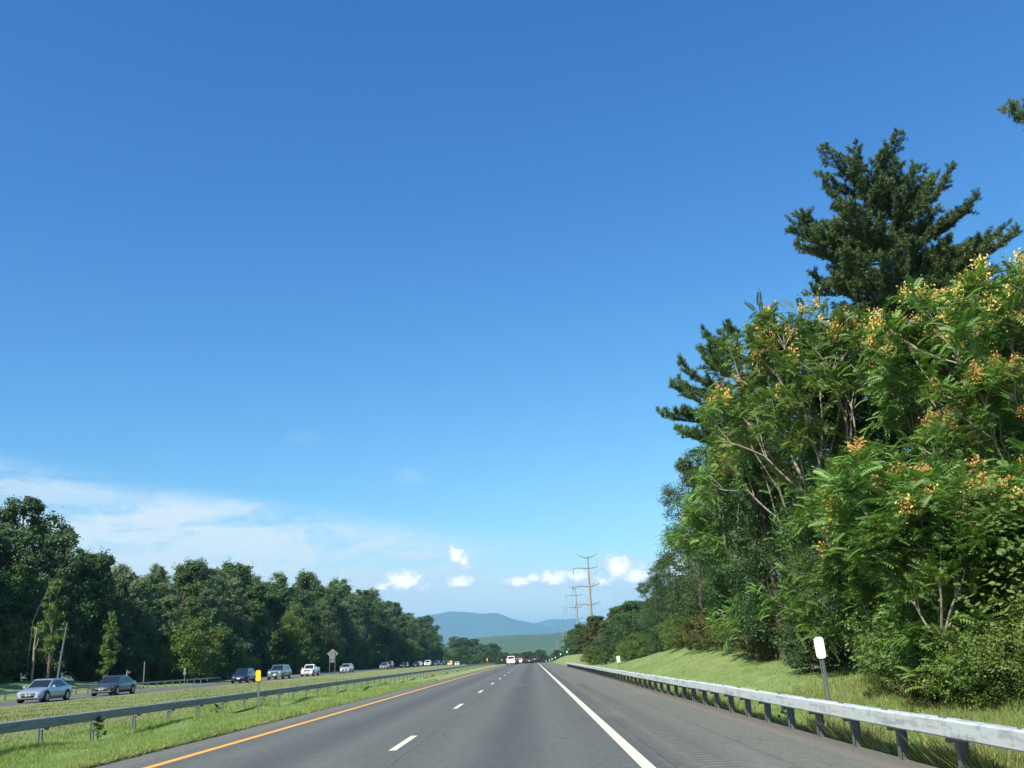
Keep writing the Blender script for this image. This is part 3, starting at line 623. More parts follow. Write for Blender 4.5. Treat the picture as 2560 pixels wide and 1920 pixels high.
# leaning pole and dead snags
t = thing('leaning_pole', 'grey wooden pole leaning in front of the dark forest', 'pole', (-43.05, 90, float(T(-43.05, 90))))
obj('pole_shaft', MB().tube([(0, 0, -.5), (.2, 0, 2.6), (.55, 0, 5.9)], [.12, .10, .075], 8).mesh('pole_shaft', M['post_steel']), t)
t = thing('dead_snag', 'pale broken dead trunk left of the leaning grey pole', 'dead tree', (-45.35, 90, float(T(-45.35, 90))))
obj('trunk', MB().tube([(0, 0, -.5), (.05, 0, 1.7), (-.03, 0, 3.2), (.08, 0, 4.9)], [.11, .095, .08, .04], 7).mesh('trunk', M['dead_wood']), t)
obj('branch', MB().tube([(.02, 0, 2.9), (.25, 0, 3.5), (.30, 0, 4.0)], [.06, .045, .02], 5).mesh('branch', M['dead_wood']), t)
t = thing('dead_tree', 'bare pale branches standing out high in the dark forest', 'dead tree', (-46.9, 92, float(T(-46, 91))))
mb = MB(); mb.tube([(0, 0, -.4), (.2, 0, 5.5), (1.4, 0, 8.6), (3.4, .2, 12.2)], [.035, .03, .026, .01], 5); mb.tube([(1.4, 0, 8.6), (1.3, 0, 9.9)], [.03, .01], 4); mb.tube([(2.2, .05, 10.0), (3.9, .1, 10.9)], [.028, .01], 4)
obj('trunk', mb.mesh('trunk', M['bark']), t)

# ------------------------------------------------------------------ far centre trees
pl = [(-41, 610, 18), (-33, 600, 13), (-26, 560, 10), (-24, 640, 15), (-36, 660, 19), (-30, 700, 17), (-48, 640, 20), (-18, 610, 9.5)]
for k, (x, y, h) in enumerate(pl):
    tree('roadside_tree', BL[(0, 2, 4, 5)[k % 4]], x, y, h, 15, k*1.3, 'round tree in the small grove beyond the end of the forest wall', 'tree', 'trees of the grove past the forest wall', sx=1.6)
fx = np.random.default_rng(21)
for k in range(64):
    x = -120+k*2.55+fx.uniform(-1, 1); y = fx.uniform(760, 960) - (120 if x > 5 else 0); h = fx.uniform(5, 8.5)+(0 if x > -30 else 3)
    if x > 12: y = 560+(x-12)*6; h *= .8
    tree('distant_tree', BL[(0, 2, 4, 5)[k % 4]], x, y, h+abs(float(T(x, y)))*0.75, 15, k*.9, 'small hazy tree where the road disappears below the ridge', 'tree', 'distant trees at the end of the road', sx=2.0)

# ------------------------------------------------------------------ right side trees
AI = [ailanthus(401), ailanthus(402, nlimb=6, spread=.62, low=True), ailanthus(403, seeds='seed_yellow', pseed=.75, spread=.6), ailanthus(404, nlimb=6, base=.1, low=True, multi=2, pseed=.25), ailanthus(405, H=7.0, nlimb=5, low=True, multi=2, pseed=.18, fl=.52)]
A0 = 13.0
for (k, x, y, h, rz, sx, lab) in [
        (1, 11.0, 33.5, 12.9, .3, .74, 'tallest feathery tree with orange seed clusters, left of the big pine'),
        (0, 10.8, 38.5, 11.6, 2.2, .78, 'feathery tree with orange seed clusters leaning toward the grass mound'),
        (1, 10.3, 45.5, 9.8, 5.0, .85, 'leftmost orange seeded feathery tree of the right wood'),
        (2, 14.3, 31.0, 12.0, 4.0, .78, 'feathery tree with yellow-orange seed clusters right below the big pine'),
        (2, 14.4, 26.6, 11.2, 1.0, .8, 'feathery tree heavy with yellow seed clusters at the right picture edge'),
        (3, 11.9, 28.8, 6.6, 3.6, .95, 'many stemmed feathery green tree in the middle of the right wood'),
        (3, 12.6, 35.5, 8.0, 1.2, .85, 'lower feathery green tree hanging over the mound beside the dark gap'),
        (0, 12.6, 24.5, 7.8, 2.9, .85, 'feathery green tree under the yellow seeded one at the right'),
        (3, 10.8, 50.0, 7.6, 4.2, .9, 'feathery green tree low on the mound side behind the leftmost orange seeded one')]:
    tree('ailanthus_tree', AI[k], x, y, h, A0, rz, lab, sx=sx)
for (x, y, h, rz, lab) in [(10.7, 26.6, 4.6, .8, 'low feathery sapling over the shrubs right of the white marker'), (11.7, 31.8, 4.6, 2.8, 'low feathery sapling at the dark gap left of the white marker'),
                           (10.2, 23.0, 5.8, 4.4, 'tall feathery sapling near the right picture edge'), (9.6, 20.2, 4.6, 1.7, 'feathery sapling cut by the right picture edge')]:
    tree('ailanthus_sapling', AI[4], x, y, h, 7.0, rz, lab, sx=.95)
# pines
P1 = pine(501, nl=76, extra=[(19.6, -.12, 7.0, .30), (19.0, .25, 6.6, .18), (17.9, -.2, 6.6, .16), (21.4, pi+.1, 5.3, .22), (18.3, .1, 6.2, .12), (17.4, -.35, 5.4, .1), (20.4, .25, 5.6, .24), (21.0, pi+.2, 4.4, .18), (22.3, pi-.25, 4.0, .50), (18.8, pi, 4.4, .02), (16.6, .35, 5.0, .0), (16.9, pi-.3, 4.2, -.1), (23.4, .2, 3.8, .75), (23.6, 2.9, 2.6, 1.1), (22.6, -.4, 4.0, .7), (19.5, -1.5, 3.8, .2), (21.0, -1.2, 3.6, .3), (22.5, -1.8, 3.0, .5), (20.2, -2.0, 3.8, .25), (18.2, -1.0, 4.6, .1), (20.0, .05, 6.4, .34), (21.6, .15, 5.2, .42)], trunk_lean=(-1.3, 0), prof=[3.6, 4.6, 5.0, 4.4, 3.0, 1.6])
tree('white_pine', P1, 19.5, 45, 24.3, 27, 0, 'tall dark pine towering over the right wood')
P2 = pine(502, nl=34, H=20.0, zlow=7, prof=[3, 4.2, 4.4, 3.6, 2.4, 1.0], trunk_lean=(-.5, 0), extra=[(13.6, pi+.1, 5.6, .10), (14.6, pi-.2, 4.6, .45), (12.6, pi+.3, 4.8, .0), (15.5, pi, 3.9, .6)])
tree('white_pine', P2, 12.4, 50, 16.9, 20, 0, 'smaller dark pine reaching left behind the orange seeded trees')
tree('white_pine', P2, 26.7, 38, 29.0, 20, 2.6, 'pine at the right picture edge with only branch ends showing', sx=.62)
# dark broadleaf backing behind the ailanthus
BK = broadleaf(601, H=15, R=4.4, mat_='leaf_dark', nl=13, ncl=26, nleaf=120, leaf=.145)
BK2 = broadleaf(602, H=15, R=4.2, mat_='leaf_mid', nl=13, ncl=26, nleaf=120, leaf=.14)
for k, (x, y, h, q) in enumerate([(12.4, 37, 11.0, 0), (16.0, 37, 12.6, 0), (19.5, 35, 14.0, 1), (10.8, 43, 9.4, 0), (19.8, 30, 14.2, 1), (20.5, 42, 13, 0), (14.6, 45, 12, 0), (26, 38, 15, 0), (17.2, 26.5, 10.5, 0), (14.2, 34, 9.5, 0), (14.0, 22.5, 7.5, 0), (11.6, 51, 9.8, 0), (10.9, 32.5, 6.5, 0)]):
    tree('backing_tree', (BK, BK2)[q], x, y, h, 15, k*1.1, 'dark leafy tree filling in behind the feathery trees on the right', 'tree', 'dark trees behind the feathery trees')
# trees falling away along the right verge
for k, (x, y, h, q, sx, lab) in enumerate([
        (10.4, 60, 12.0, BK, .72, 'tall dark leafy tree left of the feathery trees on the mound'),
        (12.2, 54, 13.2, BK2, .8, 'tall mid green tree between the dark one and the smaller pine'),
        (13.4, 66, 11.0, BK2, .9, 'mid green tree just beyond the tall dark one on the mound'),
        (12.6, 88, 8.4, BK, 1.2, 'rounded dark green tree at the far end of the mound'),
        (14.8, 78, 8.6, BL[4], 1.1, 'leafy tree standing behind the crest of the mound'),
        (13.3, 104, 8.2, BK, 1.2, 'dark round tree just left of the rounded one at the mound end'),
        (12.6, 118, 7.0, BL[2], 1.3, 'round bush-like tree beyond the green footed marker'),
        (17.5, 112, 9.0, BL[3], 1.1, 'grey-green tree on the skyline right of the power poles')]):
    tree('verge_tree', q, x, y, h, 15, k*1.7, lab, sx=sx)
AU = broadleaf(603, H=7, R=2.6, base=0.0, nl=10, ncl=18, nleaf=70, leaf=.22, mat_='leaf_autumn')
tree('autumn_tree', AU, 10.1, 158, 6.2, 7, .5, 'reddish brown tree in front of the tall power pole')
tree('autumn_tree', AU, 13.2, 150, 7.2, 7, 2.5, 'rusty tinged tree right of the reddish brown one')
for k, (x, y, h) in enumerate([(8.6, 165, 4.2), (9.2, 176, 5.2), (11.8, 165, 6.0), (14.8, 160, 7.5), (9.6, 205, 5.0), (12.5, 190, 6.2), (11.5, 240, 6.5), (17, 185, 8), (12.4, 275, 7), (22, 230, 10), (14, 320, 9), (10.6, 140, 5.6), (12.2, 130, 6.2), (14.5, 136, 7.0), (17.5, 145, 8), (15.4, 124, 7.6), (21, 130, 9), (9.4, 188, 4.6), (19, 118, 9)]):
    tree('verge_tree', BL[(k*5+2) % 6], x, y, h, 15, k*2.1, 'tree of the thicket round the feet of the power poles', 'tree', 'thicket trees round the power poles', sx=1.7)
# shrubs at the foot of the right wood
shr_pl = [(10.3, 62, 2.0, 3, 'brownish shrub at the top edge of the mown mound'), (10.6, 54, 2.4, 3, 'yellow-brown shrub at the wood edge above the mound'), (11.0, 47, 2.6, 3, 'russet shrub in the shade beside the mound'), (11.7, 42.0, 2.2, 3, 'brown shrub where the mound meets the dark gap'),
          (10.4, 70, 2.4, 2, 'green shrub behind the crest of the mound'), (12.6, 80, 2.6, 2, 'green shrub at the far wood edge of the mound'), (11.9, 37, 1.9, 1, 'dark shrub in the shadow left of the white marker'),
          (10.3, 26.0, 1.9, 2, 'sprawling bright shrub right of the white marker'), (9.1, 22.6, 1.5, 2, 'yellow-green shrub in the tangle behind the near rail'), (8.9, 19.6, 1.6, 2, 'bright bramble behind the near rail'),
          (10.6, 24.0, 3.2, 2, 'taller bramble heap under the saplings'), (9.3, 17.6, 2.0, 2, 'bushy bramble at the right picture edge'), (11.4, 27.2, 3.4, 2, 'vine covered shrub below the yellow seeded tree'), (10.9, 20.8, 4.4, 2, 'tall vine covered heap at the right picture edge'),
          (11.4, 30.0, 2.2, 2, 'dark shrub deep in the gap of the right wood'), (8.7, 24.8, .9, 2, 'low yellow-green shrub spilling toward the white marker'), (8.0, 21.0, .9, 3, 'low reddish shrub at the edge of the brambles'), (8.9, 92, 1.8, 2, 'low shrub behind the green footed marker'), (10.5, 100, 2.6, 2, 'bushy shrub beyond the green footed marker'),
          (10.2, 44.6, 1.7, 3, 'low rusty shrub under the leftmost orange seeded tree'), (10.6, 49.8, 2.0, 2, 'light shrub at the mound edge left of the rusty one'), (10.0, 57, 1.9, 3, 'ochre shrub at the top of the mound before the tall dark tree'), (11.3, 39.6, 2.2, 1, 'dark green shrub between mound and dark gap'), (10.1, 36.3, 2.1, 1, 'dark shrub hiding the feathery trees\' stems left of the white marker'), (11.3, 31.4, 2.0, 0, 'shaded shrub just behind the white marker'),
          (8.6, 116, 2.2, 0, 'dark low shrub past the end of the mound'), (7.9, 128, 2.2, 2, 'light green shrub before the thicket'), (8.3, 142, 2.6, 0, 'dark shrub behind the small grey-white sign')]
for k, (x, y, h, q, lab) in enumerate(shr_pl):
    tree('shrub', SB[q][:2], x, y, h, 4.5 if q < 2 else 3.0, k*1.9, lab, 'shrub', sx=1.15)

# labels of the forest trees: each told by what stands in front of it, counted along the road
def px_u(o):
    q = np.array(o.location)-[0, 0, EYE]; return 1280+2400*float(q@ri_)/float(q@f_)
marks = [(60, 'left of the silver sedan'), (190, 'behind the silver sedan'), (255, 'between the silver and the dark grey sedan'), (350, 'behind the dark grey sedan'), (450, 'left of the narrow two-plate marker'), (560, 'right of the narrow two-plate marker'), (650, 'behind the navy hatchback'), (740, 'behind the blue-grey off-roader'), (810, 'behind the white pickup'), (850, 'behind the diamond sign back'), (905, 'behind the silver crossover'), (990, 'behind the beige sedan'), (1050, 'behind the car with lit headlights'), (5000, 'at the far end of the wall')]
ords = ['first', 'second', 'third', 'fourth', 'fifth', 'sixth', 'seventh', 'eighth', 'ninth', 'tenth', 'eleventh', 'twelfth', 'thirteenth', 'fourteenth', 'fifteenth', 'sixteenth', 'seventeenth', 'eighteenth', 'nineteenth', 'twentieth'] + ['twenty-'+w_ for w_ in ('first', 'second', 'third', 'fourth', 'fifth', 'sixth', 'seventh', 'eighth', 'ninth')] + ['thirtieth']
def relabel(names, what):
    bins = {}
    for o in C.objects:
        if o.get('group') == names: bins.setdefault(next(i for i, m_ in enumerate(marks) if px_u(o) < m_[0]), []).append(o)
    for i, l in bins.items():
        l.sort(key=px_u)
        for j, o in enumerate(l):
            o['label'] = (what + ' ' + marks[i][1]) if len(l) == 1 else (ords[j] + ' from the left, ' + what + ' ' + marks[i][1]) if j < len(ords) else o['label']
bpy.context.view_layer.update()
relabel('front trees of the left forest wall', 'front forest tree')
relabel('taller trees of the left forest wall', 'taller forest tree')
relabel('bushes at the foot of the left forest wall', 'forest edge bush')
def ordinal(group, fmt):
    l = sorted([o for o in C.objects if o.get('group') == group], key=px_u)
    for j, o in enumerate(l):
        if j < len(ords): o['label'] = fmt % ords[j]
ordinal('dark trees behind the feathery trees', '%s from the left of the dark trees behind the feathery trees')
ordinal('thicket trees round the power poles', '%s from the left of the thicket trees round the power pole feet')
ordinal('trees of the grove past the forest wall', '%s tree from the left in the small grove past the forest wall')

# ------------------------------------------------------------------ power line
def pylon(x, y, h, label, cur=True):
    t = thing('power_pole', label, 'power pole', (x, y, float(T(x, y))), 0, 'steel power poles beyond the right verge')
    obj('shaft', MB().tube([(0, 0, -1), (0, 0, h*.5), (0, 0, h)], [.50, .36, .18], 12).mesh('shaft', M['pylon'], True), t)
    arms = [(h-.6, -3.0, 2.7, 1.3, False), (h-3.4, -4.2, 2.6, .4, True), (h-8.4, -4.4, 2.9, .9, True), (h-13.2, -4.2, 2.9, .7, True)]
    for (z, l, r, up, ins) in arms:
        for ex in (l, r):
            zz = z+up*(1.0 if ex > 0 else (.9 if not ins else .35))
            obj('cross_arm', MB().tube([(0, 0, z), (ex*.5, 0, z+(zz-z)*.35+(.15 if ex < 0 and ins else 0)), (ex, 0, zz)], [.15, .10, .06], 6).mesh('cross_arm', M['pylon_arm']), t)
            if ins and ex < 0:
                obj('insulator', MB().tube([(ex, 0, zz), (ex, 0, zz-1.1)], [.10, .10], 6).mesh('insulator', M['insulator']), t)
for (x, y, h, lab) in [(16.7, 270, 26.4, 'tallest steel power pole, its foot hidden by the rusty trees'), (19.5, 410, 29.5, 'second power pole, shorter behind the tallest'), (23.3, 720, 32.5, 'thin power pole standing before the blue mountains'), (27.9, 1100, 33.0, 'faint power pole before the wooded ridge')]:
    pylon(x, y, h, lab)

pp = [(16.7, 270, 26.4), (19.5, 410, 29.5), (23.3, 720, 32.5)]
for (dz, l, wh) in ((-3.0, -4.2, 'upper left'), (-7.5, -4.4, 'middle left'), (-12.5, -4.2, 'lowest left'), (-.2, 2.7, 'topmost')):
    for (a_, b__) in zip(pp[:-1], pp[1:]):
        A_ = np.array([a_[0]+l, a_[1], a_[2]+dz-1+float(T(a_[0], a_[1]))]); B__ = np.array([b__[0]+l, b__[1], b__[2]+dz-1+float(T(b__[0], b__[1]))]); t_ = np.linspace(0, 1, 14)[:, None]
        cab = A_*(1-t_)+B__*t_; cab[:, 2] -= 6*4*(t_*(1-t_))[:, 0]
        tag(obj('power_cable', MB().tube(cab, .022, 4).mesh('power_cable', M['insulator'])), '%s thin sagging cable between %s' % (wh, 'the two nearest power poles' if a_[1] < 300 else 'the second and the third power pole'), 'cable', 'cables strung from power pole to power pole')

# ------------------------------------------------------------------ guard rails
def ipost_mesh(name, h, m, w=.075, d=.10, t=.012):
    b = MB(); b.box((0, 0, h/2-.25), (d-.004, t, h+.5)); b.box((-d/2, 0, h/2-.25), (t, w, h+.5)); b.box((d/2, 0, h/2-.25), (t, w, h+.5)); return b.mesh(name, m)
def guardrail(name, label, x, zf, y0, y1, sp, top, bh, bd, m, side, first=None, pw=.075, pd=.10):
    """box beam rail on weak steel posts; side=-1 beam left of the posts"""
    g = thing(name, label, 'guard rail', (x, y0, 0))
    pm = ipost_mesh('post', top-.02, M['post_steel'], pw, pd); npost = 0
    ypos = np.arange(first if first is not None else y0+sp*.5, y1, sp)
    for y in ypos:
        o = obj('post', pm, g, (0, y-y0, float(zf(y))+random.uniform(-.015, .01))); o.rotation_euler = (random.uniform(-.015, .015), random.uniform(-.02, .02), random.uniform(-.05, .05)); npost += 1
    # blockout shelf bolts + beam lengths
    L = sp*3; y = y0; off = side*(bd/2+.06)
    while y < y1-.1:
        e = min(y+L, y1); a, c_ = float(zf(y)), float(zf(e)); ja, jb = random.uniform(-.008, .008), random.uniform(-.008, .008)
        V = []
        for (yy, z) in ((y+.006, a+ja), (e-.006, c_+jb)):
            for (xx, zz) in ((-1, -1), (1, -1), (1, 1), (-1, 1)):
                pass
        z0a, z1a, z0b, z1b = a+ja+top-bh, a+ja+top, c_+jb+top-bh, c_+jb+top; ya, yb = y-y0+.006, e-y0-.006; xa, xb = off-bd/2, off+bd/2
        ch = .018
        ring = lambda yy, zl, zh: [(xa+ch, yy, zl), (xb-ch, yy, zl), (xb, yy, zl+ch), (xb, yy, zh-ch), (xb-ch, yy, zh), (xa+ch, yy, zh), (xa, yy, zh-ch), (xa, yy, zl+ch)]
        VV = ring(ya, z0a, z1a)+ring(yb, z0b, z1b); F = [(k, k+8, (k+1) % 8+8, (k+1) % 8) for k in range(8)]+[(0, 1, 2, 7), (7, 2, 3, 6), (6, 3, 4, 5), (8, 15, 10, 9), (15, 14, 11, 10), (14, 13, 12, 11)]
        o = obj('rail_section', MB().add(VV, F).mesh('rail_section', m), g)
        y = e
    cm = MB().box((off/2, 0, 0), (abs(off)+.02, .10, .05)).mesh('bracket', M['post_steel'])
    bm_ = MB().box((off-.02, -.06, 0), (.03, .03, .022)).box((off-.02, .06, 0), (.03, .03, .022)).mesh('bolt', M['post_steel'])
    for y in ypos:
        if y > y0+60: continue
        z = float(zf(y)); obj('bracket', cm, g, (0, y-y0, z+top-bh-.030)); obj('bolt', bm_, g, (0, y-y0, z+top+.009))
    return g
guardrail('guard_rail', 'chalky white box guard rail along the right shoulder', 4.42, zr, -4.0, 127, 1.72, .585, .185, .15, M['rail_white'], -1, first=-3.2+.15)
guardrail('guard_rail', 'grey box guard rail standing in the median grass', -11.2, zr, -6.0, 300, 2.66, .53, .215, .16, M['rail_grey'], 1, first=1.6, pw=.05, pd=.075)
guardrail('guard_rail', 'thin far guard rail beyond the oncoming lanes', -39.2, zo, 50, 125, 2.3, .62, .16, .15, M['rail_grey'], 1)
# end block of the far rail
t = thing('rail_terminal', 'small dark end unit of the far guard rail by the navy hatchback', 'rail end', (-39.1, 127, float(zo(127))))
obj('housing', MB().box((0, 0, .45), (.5, .5, .45)).mesh('housing', M['dark']), t); obj('cap', MB().box((0, 0, .70), (.56, .4, .05)).mesh('cap', M['sign_back']), t)

# ------------------------------------------------------------------ markers and signs
def rounded(w, h, th, r, n=4):
    """rounded plate in the x-z plane"""
    pts = []
    for (cx, cz, a0) in ((w/2-r, h/2-r, 0), (-w/2+r, h/2-r, pi/2), (-w/2+r, -h/2+r, pi), (w/2-r, -h/2+r, 3*pi/2)):
        for k in range(n+1): a = a0+k*pi/2/n; pts.append((cx+r*cos(a), cz+r*sin(a)))
    N_ = len(pts); V = [(x, -th/2, z) for x, z in pts]+[(x, th/2, z) for x, z in pts]+[(0, -th/2, 0), (0, th/2, 0)]
    F = [(k, (k+1) % N_, N_+(k+1) % N_, N_+k) for k in range(N_)]
    for k in range(0, N_, 2): F += [(k, 2*N_, (k+2) % N_, (k+1) % N_), (N_+k, N_+(k+1) % N_, N_+(k+2) % N_, 2*N_+1)]
    return V, F
def marker(name, label, cat, x, y, zb, ht, w, h, face, lean=(0, 0), postm='post_steel', group=None, pw=.055):
    t = thing(name, label, cat, (x, y, zb), 0, group); t.rotation_euler = (lean[1], lean[0], 0)
    b = MB(); L = ht-h+.06; b.box((0, 0, L/2-.2), (pw*.35, .012, L+.4)); b.box((-pw*.42, .012, L/2-.2), (.012, .03, L+.4)); b.box((pw*.42, .012, L/2-.2), (.012, .03, L+.4))
    obj('post', b.mesh('post', M[postm]), t)
    V, F = rounded(w, h, .012, w*.33); obj('reflector_plate', MB().add(np.array(V)+[0, -.022, ht-h/2], F).mesh('reflector_plate', M[face]), t)
    return t
marker('delineator', 'white round-cornered marker on a leaning post behind the right rail', 'marker', 5.0, 17.1, -.15, 1.66, .16, .355, 'sign_white', (-.06, 0), pw=.075)
marker('delineator', 'nearest amber round-cornered marker in front of the median rail', 'marker', -8.93, 32.6, -.05, 1.40, .165, .345, 'sign_yellow', (-.02, 0), pw=.07)
for (x, y, lab) in [(-9.75, 120, 'amber marker by the far white pickup'), (-9.0, 200, 'tiny amber marker before the far trees left of the road'), (-9.1, 300, 'faint amber marker farthest down the median')]:
    marker('delineator', lab, 'marker', x, y, float(T(x, y)), 1.5, .24, .45, 'sign_yellow', pw=.08)
marker('reference_marker', 'white marker on a green foot at the end of the grass mound', 'marker', 6.5, 75, float(T(6.5, 75)), .98, .24, .46, 'sign_white', (-.06, 0), 'sign_green', pw=.12)
marker('small_sign', 'small grey-white sign before the thicket past the rail end', 'sign', 7.2, 150, float(T(7.2, 150))-.1, 1.0, .42, .40, 'sign_back', pw=.08)
marker('small_sign', 'small dark green sign by the foot of the power poles', 'sign', 8.7, 236, float(T(8.7, 236)), 1.7, .6, .55, 'sign_green', pw=.1)
for (x, y, lab) in [(8.1, 230, 'nearest of the tiny white markers along the far right verge'), (7.5, 262, None), (7.0, 300, None), (6.8, 340, None), (6.6, 380, None), (5.8, 420, None)]:
    marker('delineator', lab or 'tiny white marker post along the far right verge', 'marker', x, y, float(T(x, y))-.1, 1.25, .24, .40, 'sign_white', group=None if lab else 'tiny white markers on the far right verge', pw=.09)
# backs of signs facing the oncoming traffic
t = thing('road_sign', 'grey back of a diamond sign with a tall plate on two posts', 'road sign', (-30.05, 150, float(T(-30.05, 150))), .12)
for px in (-.44, .36): obj('post', MB().box((px, 0, 1.35), (.07, .05, 3.1)).mesh('post', M['post_steel']), t)
d = .85; obj('diamond_plate', MB().hexa([(0, .03, 3.05-d), (d, .03, 3.05), (0, .03, 3.05+d*.82), (-d, .03, 3.05), (0, .06, 3.05-d), (d, .06, 3.05), (0, .06, 3.05+d*.82), (-d, .06, 3.05)]).mesh('diamond_plate', M['sign_back']), t)
obj('lower_plate', MB().box((-.04, -.06, 2.55), (.86, .02, 1.6)).mesh('lower_plate', M['sign_back']), t)
for z in (3.2, 2.9, 2.3, 1.95): obj('bracket', MB().box((-.04, -.085, z), (.82, .03, .06)).mesh('bracket', M['post_steel']), t)
for px in (-.30, .22): obj('mounting_pad', MB().box((px, -.085, 2.15), (.16, .03, .18)).mesh('mounting_pad', M['dark']), t)
t = thing('milepost', 'back of a narrow two-plate marker by the far guard rail', 'marker', (-38.4, 110, float(T(-39.0, 110))))
obj('post', MB().box((0, 0, .85), (.06, .04, 1.9)).mesh('post', M['post_steel']), t)
obj('upper_plate', MB().box((0, -.03, 1.62), (.20, .015, .42)).mesh('upper_plate', M['sign_back']), t); obj('lower_plate', MB().box((0, -.03, 1.26), (.30, .015, .26)).mesh('lower_plate', M['sign_back']), t)
for (x, y, h, lab) in [(-39.7, 72, 1.35, 'plain grey stake by the rail left of the silver sedan'), (-40.2, 103, 2.6, 'thin pale post behind the dark grey sedan')]:
    t = thing('stake', lab, 'post', (x, y, float(T(x, y)))); obj('shaft', MB().box((0, 0, h/2-.1), (.10, .05, h+.2)).mesh('shaft', M['post_steel']), t); obj('cap', MB().box((0, 0, h), (.12, .07, .05)).mesh('cap', M['post_steel']), t)

ordinal('tiny white markers on the far right verge', '%s from the left of the tiny white markers beyond the rail end')

# ------------------------------------------------------------------ vehicles
def car(kind, x, y, z, rz, paintm, label, group=None, L=4.6, Wd=1.80, chrome=False, lights=None, grille_light=False, flag=False, detail=True):
    name = {'sedan': 'sedan_car', 'suv': 'suv_car', 'pickup': 'pickup_truck', 'hatch': 'hatchback_car'}[kind]
    root = thing(name, label, 'pickup' if kind == 'pickup' else 'car', (x, y, z), rz, group); w = Wd/2
    P = {'sedan': dict(st=[(0, .58, .74, .34), (.015, .66, .86, .24), (.05, .73, .95, .19), (.14, .83, .985, .18), (.27, .93, 1, .18), (.5, .95, 1, .18), (.75, .99, 1, .18), (.90, 1.02, .97, .20), (.975, 1.0, .92, .26), (1, .82, .84, .36)], cab=(.25, .915, .425, .685, 1.46, .90), wr=.33, wf=.17, wb=.79),
         'hatch': dict(st=[(0, .58, .74, .34), (.015, .70, .86, .24), (.05, .80, .95, .19), (.14, .92, .985, .18), (.25, 1.0, 1, .18), (.5, 1.02, 1, .18), (.85, 1.06, 1, .2), (.97, 1.06, .95, .26), (1, .92, .88, .36)], cab=(.20, .985, .37, .84, 1.56, .98), wr=.32, wf=.17, wb=.83),
         'suv': dict(st=[(0, .78, .80, .42), (.012, .98, .92, .32), (.05, 1.06, .975, .28), (.14, 1.12, .995, .27), (.27, 1.16, 1, .27), (.5, 1.17, 1, .27), (.9, 1.19, 1, .28), (.98, 1.17, .97, .34), (1, 1.0, .93, .42)], cab=(.25, .985, .37, .91, 1.80, 1.13), wr=.38, wf=.17, wb=.80),
         'pickup': dict(st=[(0, .74, .82, .42), (.012, .92, .93, .34), (.04, 1.0, .98, .30), (.14, 1.04, 1, .30), (.30, 1.08, 1, .30), (.6, 1.09, 1, .30), (.62, 1.09, 1, .30), (.98, 1.09, 1, .34), (1, 1.0, .97, .42)], cab=(.28, .60, .375, .555, 1.66, 1.06), wr=.37, wf=.16, wb=.78)}[kind]
    yf = lambda s: L*(.5-s)
    b = MB(); rings = []
    for (s, top, wf, bot) in P['st']:
        h = top-bot; ww = w*wf
        half = [(0, bot), (ww*.86, bot), (ww*.97, bot+h*.16), (ww, bot+h*.45), (ww*.985, bot+h*.72), (ww*.93, top-.035), (ww*.80, top), (ww*.4, top+.018), (0, top+.022)]
        ring = [(a, yf(s), c) for a, c in half]+[(-a, yf(s), c) for a, c in half[-2:0:-1]]; rings.append(ring)
    n = len(rings[0]); V = np.array(rings).reshape(-1, 3); F = [(k*n+j, k*n+(j+1) % n, (k+1)*n+(j+1) % n, (k+1)*n+j) for k in range(len(rings)-1) for j in range(n)]
    b.add(V, F)
    for kx in (0, len(rings)-1):   # close nose and tail
        r_ = np.array(rings[kx]); h2 = n//2; o_ = kx*n
        b.add(r_, [(j, j+1, n-j-1, (n-j) % n) for j in range(0, h2-0) if j+1 <= h2 and n-j-1 >= h2])
    # cabin
    s0, s1, s2, s3, zt, zb = P['cab']; wb_, wt = w*.90, w*.70
    B4 = [(wb_*.93, yf(s0), zb-.03), (-wb_*.93, yf(s0), zb-.03), (-wb_, yf(s1), zb-.02), (wb_, yf(s1), zb-.02)]; R4 = [(wt, yf(s2), zt-.05), (-wt, yf(s2), zt-.05), (-wt*.97, yf(s3), zt-.05), (wt*.97, yf(s3), zt-.05)]
    b.hexa(B4+R4)
    R5 = [(x_*.90, y_*1.0+(-.10 if i < 2 else .10), zt) for i, (x_, y_, z_) in enumerate(R4)]; b.hexa([(p[0], p[1], p[2]-.001) for p in R4]+R5)
    if kind == 'pickup':
        for (cx, cy, dx, dy) in ((w*.93, yf(.80), .10, L*.36), (-w*.93, yf(.80), .10, L*.36), (0, yf(.985), w*1.8, .10)): b.box((cx, cy, 1.16), (dx, dy, .18))
    me = b.mesh('body', paintm, True); body = obj('body', me, root)
    try:
        me.set_sharp_from_angle(angle=radians(38))
    except Exception: pass
    def panel(nm, q, u0, u1, v0, v1, out=.006, m='glass'):
        q = np.array(q, float); bl = lambda u, v: q[0]*(1-u)*(1-v)+q[1]*u*(1-v)+q[2]*u*v+q[3]*(1-u)*v
        A = np.array([bl(u0, v0), bl(u1, v0), bl(u1, v1), bl(u0, v1)]); nn = np.cross(A[1]-A[0], A[3]-A[0]); nn /= np.linalg.norm(nn); c = A.mean(0)
        if nn.dot(c-np.array([0, c[1]*.6, .8])) < 0: nn = -nn
        return obj(nm, MB().hexa(np.concatenate([A-nn*.01, A+nn*out])).mesh(nm, M[m]), root)
    panel('windscreen', [B4[1], B4[0], R4[0], R4[1]], .05, .95, .10, .93)
    panel('rear_window', [B4[3], B4[2], R4[2], R4[3]], .08, .92, .20, .90)
    cuts = {'sedan': ((.09, .47), (.51, .86)), 'hatch': ((.07, .44), (.48, .90)), 'suv': ((.05, .36), (.39, .68), (.71, .95)), 'pickup': ((.08, .88),)}[kind]
    for sd in (0, 1):
        q = [B4[0], B4[3], R4[3], R4[0]] if sd == 0 else [B4[1], B4[2], R4[2], R4[1]]
        for (a, c_) in cuts: panel('side_window', q, a, c_, .12, .90)
